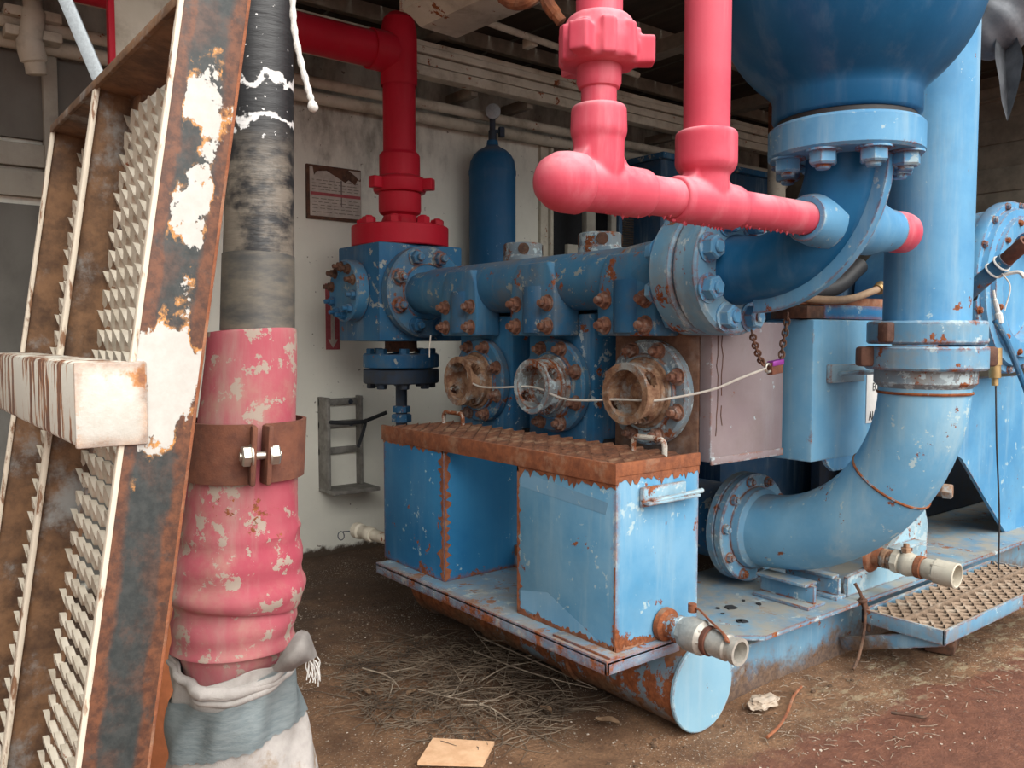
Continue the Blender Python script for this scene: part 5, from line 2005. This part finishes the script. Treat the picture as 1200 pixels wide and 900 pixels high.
tag(obj('dry_weeds', bm, m_straw), 'matted dry weed stalks heaped along the skid tube', 'weeds', kind='stuff')
bm = N()
for k in range(380):
    x, y = R_.uniform(2.55, 4.6), R_.uniform(1.45, 2.04)
    if R_.random() < .3 and x > 3.3:
        continue
    a = R_.uniform(0, 2 * PI)
    L = R_.uniform(.006, .030)
    z = gz(x, y) + .004
    b = a + R_.uniform(-.9, .9)
    p0 = V((x, y, z)); p1 = p0 + V((math.cos(a) * L, math.sin(a) * L, R_.uniform(0, .01))); p2 = p1 + V((math.cos(b) * L, math.sin(b) * L, -.003))
    tube(bm, [p0, p1, p2], [.0015, .0013, .0008], 4, False)
tag(obj('straw_chaff', bm, m_twig), 'scattered straw chaff on the dirt below the step', 'straw', kind='stuff')
bm = N()
for k in range(1500):
    x, y = R_.uniform(1.0, 4.6), R_.uniform(1.3, 4.6)
    if x > 2.33 and y > 1.98:
        continue
    s = R_.uniform(.0015, .006)
    a = R_.uniform(0, 2 * PI)
    prism(bm, [(math.cos(q) * s * R_.uniform(.6, 1.3), math.sin(q) * s * R_.uniform(.5, 1.1)) for q in (0, 1.3, 2.6, 3.8, 5)], (x, y, gz(x, y) + .001), (math.cos(a), math.sin(a), R_.uniform(-.2, .2)), (-math.sin(a), math.cos(a), R_.uniform(-.2, .2)), (0, 0, 1), .0025)
tag(obj('gravel_chips', bm, m_rock), 'pale grit and paint chips strewn over the dirt', 'grit', kind='stuff')

bm = N()
for k in range(420):
    x, y = R_.uniform(1.2, 3.4), R_.uniform(1.9, 4.4)
    if x > 2.4 and y > 2.0:
        continue
    s = R_.uniform(.004, .016)
    n0 = len(bm.verts)
    r_ = bmesh.ops.create_icosphere(bm, subdivisions=1, radius=1)
    for v in r_['verts']:
        q = 1 + .4 * mn.noise(v.co * 2 + V((k, 0, 0)))
        v.co = V((v.co.x * s * q, v.co.y * s * q * .8, v.co.z * s * .5 * q)) + V((x, y, gz(x, y) + s * .15))
tag(obj('dirt_clods', bm, simple('dark_dirt_clod', (.14, .08, .046), .95, c2=(.06, .036, .02), sc_=30, bump=.5)), 'small dark clods of earth scattered over the floor', 'dirt', kind='stuff')
TW = [([(560, 745), (640, 783), (700, 805), (655, 806 - 0)], .0045, 'longest pale bare branch lying across the weed heap'),
      ([(555, 763), (620, 790), (700, 806)], .004, 'pale branch slanting right towards the skid tube'),
      ([(425, 783), (455, 795), (470, 806)], .004, 'short bent twig at the left end of the weed heap'),
      ([(540, 826), (570, 830), (600, 843)], .004, 'light twig at the near edge of the weed heap'),
      ([(530, 815), (545, 795), (556, 780)], .0035, 'thin twig rising at the middle of the weed heap'),
      ([(552, 735), (570, 760), (585, 775)], .003, 'thin stalk close under the skid tube band'),
      ([(600, 752), (595, 775), (590, 800)], .003, 'upright looking stalk right of the weed heap middle'),
      ([(560, 800), (590, 785), (606, 778)], .0035, 'forked twig right of the heap centre'),
      ([(490, 808), (540, 822), (585, 818)], .0035, 'low curved twig lying along the heap front')]
for pts, r, lab in TW:
    P = []
    for i, (a, b) in enumerate(pts[:3]):
        rr_ = (FW + RT * ((a - 600) / FPX) + UP * ((450 - b) / FPX))
        q = V((0, 0, H)) + rr_ * ((.03 - H) / rr_.z)
        P.append(q + V((0, 0, .01 * math.sin(i * 2.1))))
    sp = spline(P, 6)
    bm = N()
    tube(bm, sp, [r * (1 - .6 * i / len(sp)) for i in range(len(sp))], 6)
    for m in (4, 8):
        if m < len(sp) - 2:
            d = (sp[m + 1] - sp[m]).normalized()
            e = V((-d.y, d.x, .3)) * (1 if m == 4 else -1)
            tube(bm, [sp[m], sp[m] + (d + e * .7) * .05, sp[m] + (d * 1.3 + e) * .09], [r * .6, r * .45, r * .2], 5)
    tag(obj('twig', bm, m_twig), lab, 'twig', 'dry twigs on the weed heap')

LV = [(712, 846, .05, 'pale curled leaf in front of the skid tube end'), (640, 832, .035, 'brown leaf right of the weed heap'), (500, 790, .03, 'tan leaf among the weeds'),
      (430, 812, .03, 'small tan leaf left of the weed heap'), (482, 813, .035, 'long tan leaf at the heap front'), (570, 792, .028, 'grey brown leaf among the twigs')]
for px, py, s, lab in LV:
    rr_ = (FW + RT * ((px - 600) / FPX) + UP * ((450 - py) / FPX))
    q = V((0, 0, H)) + rr_ * ((.012 - H) / rr_.z)
    bm = N()
    a = R_.uniform(0, 6.28)
    e1, e2 = V((math.cos(a), math.sin(a), .1)), V((-math.sin(a), math.cos(a), .0))
    top = []
    for i in range(9):
        f = i / 8
        w = math.sin(PI * f) ** .7 * .45 * s
        row = [q + e1 * (s * 2 * (f - .5)) + e2 * (w * j) + V((0, 0, .012 * (j * j) * .8 + .006 * math.sin(f * 5))) for j in (-1, 0, 1)]
        top.append([bm.verts.new(p) for p in row])
    for i in range(8):
        for j in range(2):
            try:
                bm.faces.new((top[i][j], top[i + 1][j], top[i + 1][j + 1], top[i][j + 1]))
            except ValueError:
                pass
    bmesh.ops.solidify(bm, geom=list(bm.faces), thickness=.0015)
    tag(obj('dry_leaf', bm, m_leaf), lab, 'leaf', 'dry leaves on the dirt')


def lump(name, c, sx, sy, sz, mat, lab, cat, seed):
    bm = N()
    bmesh.ops.create_icosphere(bm, subdivisions=4, radius=1)
    for v in bm.verts:
        d = 1 + .35 * mn.fractal(v.co * 1.6 + V((seed, 0, 0)), .9, 2, 4)
        v.co = V((v.co.x * sx * d, v.co.y * sy * d, max(v.co.z, -.3) * sz * d)) + V(c)
    return tag(obj(name, bm, mat), lab, cat)


lump('rubble_lump', (2.86, 1.985, .015), .075, .045, .026, m_rock, 'pale broken lump beside the skid tube end', 'stone', 2)
bm = N()
obox(bm, V((4.15, 1.86, .03)), V((.16, .05, 0)), V((-.02, .06, 0)), V((0, 0, .03)), .006)
tag(obj('wood_block', bm, m_rustdark), 'dark wooden packing block under the step', 'block')
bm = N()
prism(bm, [(-.13, -.09), (.10, -.08), (.12, .085), (-.11, .09)], (1.66, 2.42, .002), V((.72, -.69, 0)), V((.69, .72, 0)), (0, 0, 1), .012)  # thin slab whose pale colour stands in for sunlight on the dirt
tag(obj('sun_patch', bm, m_sunpatch), 'thin pale tan slab painted as a sunlit patch on the dirt', 'light patch')
bm = N()
tube(bm, spline([(2.62, 1.80, .012), (2.72, 1.82, .015), (2.85, 1.87, .013), (3.0, 1.94, .014), (3.12, 1.98, .012)]), .006, 6)
tag(obj('rusty_strip', bm, m_rust), 'bent rusty strip lying on the dirt before the skid', 'metal strip')
bm = N()
tube(bm, spline([(3.18, 1.62, .012), (3.22, 1.56, .012), (3.24, 1.52, .014), (3.29, 1.52, .012)]), .006, 6)
tag(obj('short_stick', bm, m_rustdark), 'short dark bent stick at edge of red floor', 'stick')

# ================================================================== LIGHT
w = bpy.data.worlds.new('overcast_sky')
sc.world = w
w.use_nodes = True
nt = w.node_tree
bg = nt.nodes['Background']
tc = nt.nodes.new('ShaderNodeTexCoord')
sx = nt.nodes.new('ShaderNodeSeparateXYZ')
nt.links.new(tc.outputs['Generated'], sx.inputs[0])
mr = nt.nodes.new('ShaderNodeMapRange')
nt.links.new(sx.outputs['Z'], mr.inputs['Value'])
mr.inputs[1].default_value, mr.inputs[2].default_value = -.05, .6
mx = nt.nodes.new('ShaderNodeMix')
mx.data_type = 'RGBA'
nt.links.new(mr.outputs[0], mx.inputs[0])
mx.inputs[6].default_value = (.84, .85, .86, 1)
mx.inputs[7].default_value = (1.0, 1.0, 1.0, 1)
dt = nt.nodes.new('ShaderNodeVectorMath')
dt.operation = 'DOT_PRODUCT'
nt.links.new(tc.outputs['Generated'], dt.inputs[0])
dt.inputs[1].default_value = V((.30, -.86, .42)).normalized()
m2 = nt.nodes.new('ShaderNodeMapRange')
nt.links.new(dt.outputs['Value'], m2.inputs['Value'])
for i_, v_ in ((1, -.6), (2, .9), (3, .20), (4, 1.25)):
    m2.inputs[i_].default_value = v_
m3 = nt.nodes.new('ShaderNodeMix')
m3.data_type = 'RGBA'
m3.blend_type = 'MULTIPLY'
m3.inputs[0].default_value = 1
nt.links.new(mx.outputs[2], m3.inputs[6])
nt.links.new(m2.outputs[0], m3.inputs[7])
nt.links.new(m3.outputs[2], bg.inputs['Color'])
bg.inputs['Strength'].default_value = 1.3

sl = bpy.data.lights.new('hazy_sun', 'SUN')
sl.energy = 5.0
sl.angle = math.radians(70)
sl.color = (1.0, .97, .92)
so = bpy.data.objects.new('hazy_sun', sl)
C.objects.link(so)
so.rotation_euler = V((.07, 1, -1.05)).to_track_quat('-Z', 'Y').to_euler()
so.location = (2, -4, 6)

vs = sc.view_settings
sc.display_settings.display_device = 'sRGB'
vs.view_transform = 'Standard'
vs.look = 'None'
vs.exposure = 0.0
vs.gamma = 1.0
vs.use_curve_mapping = False
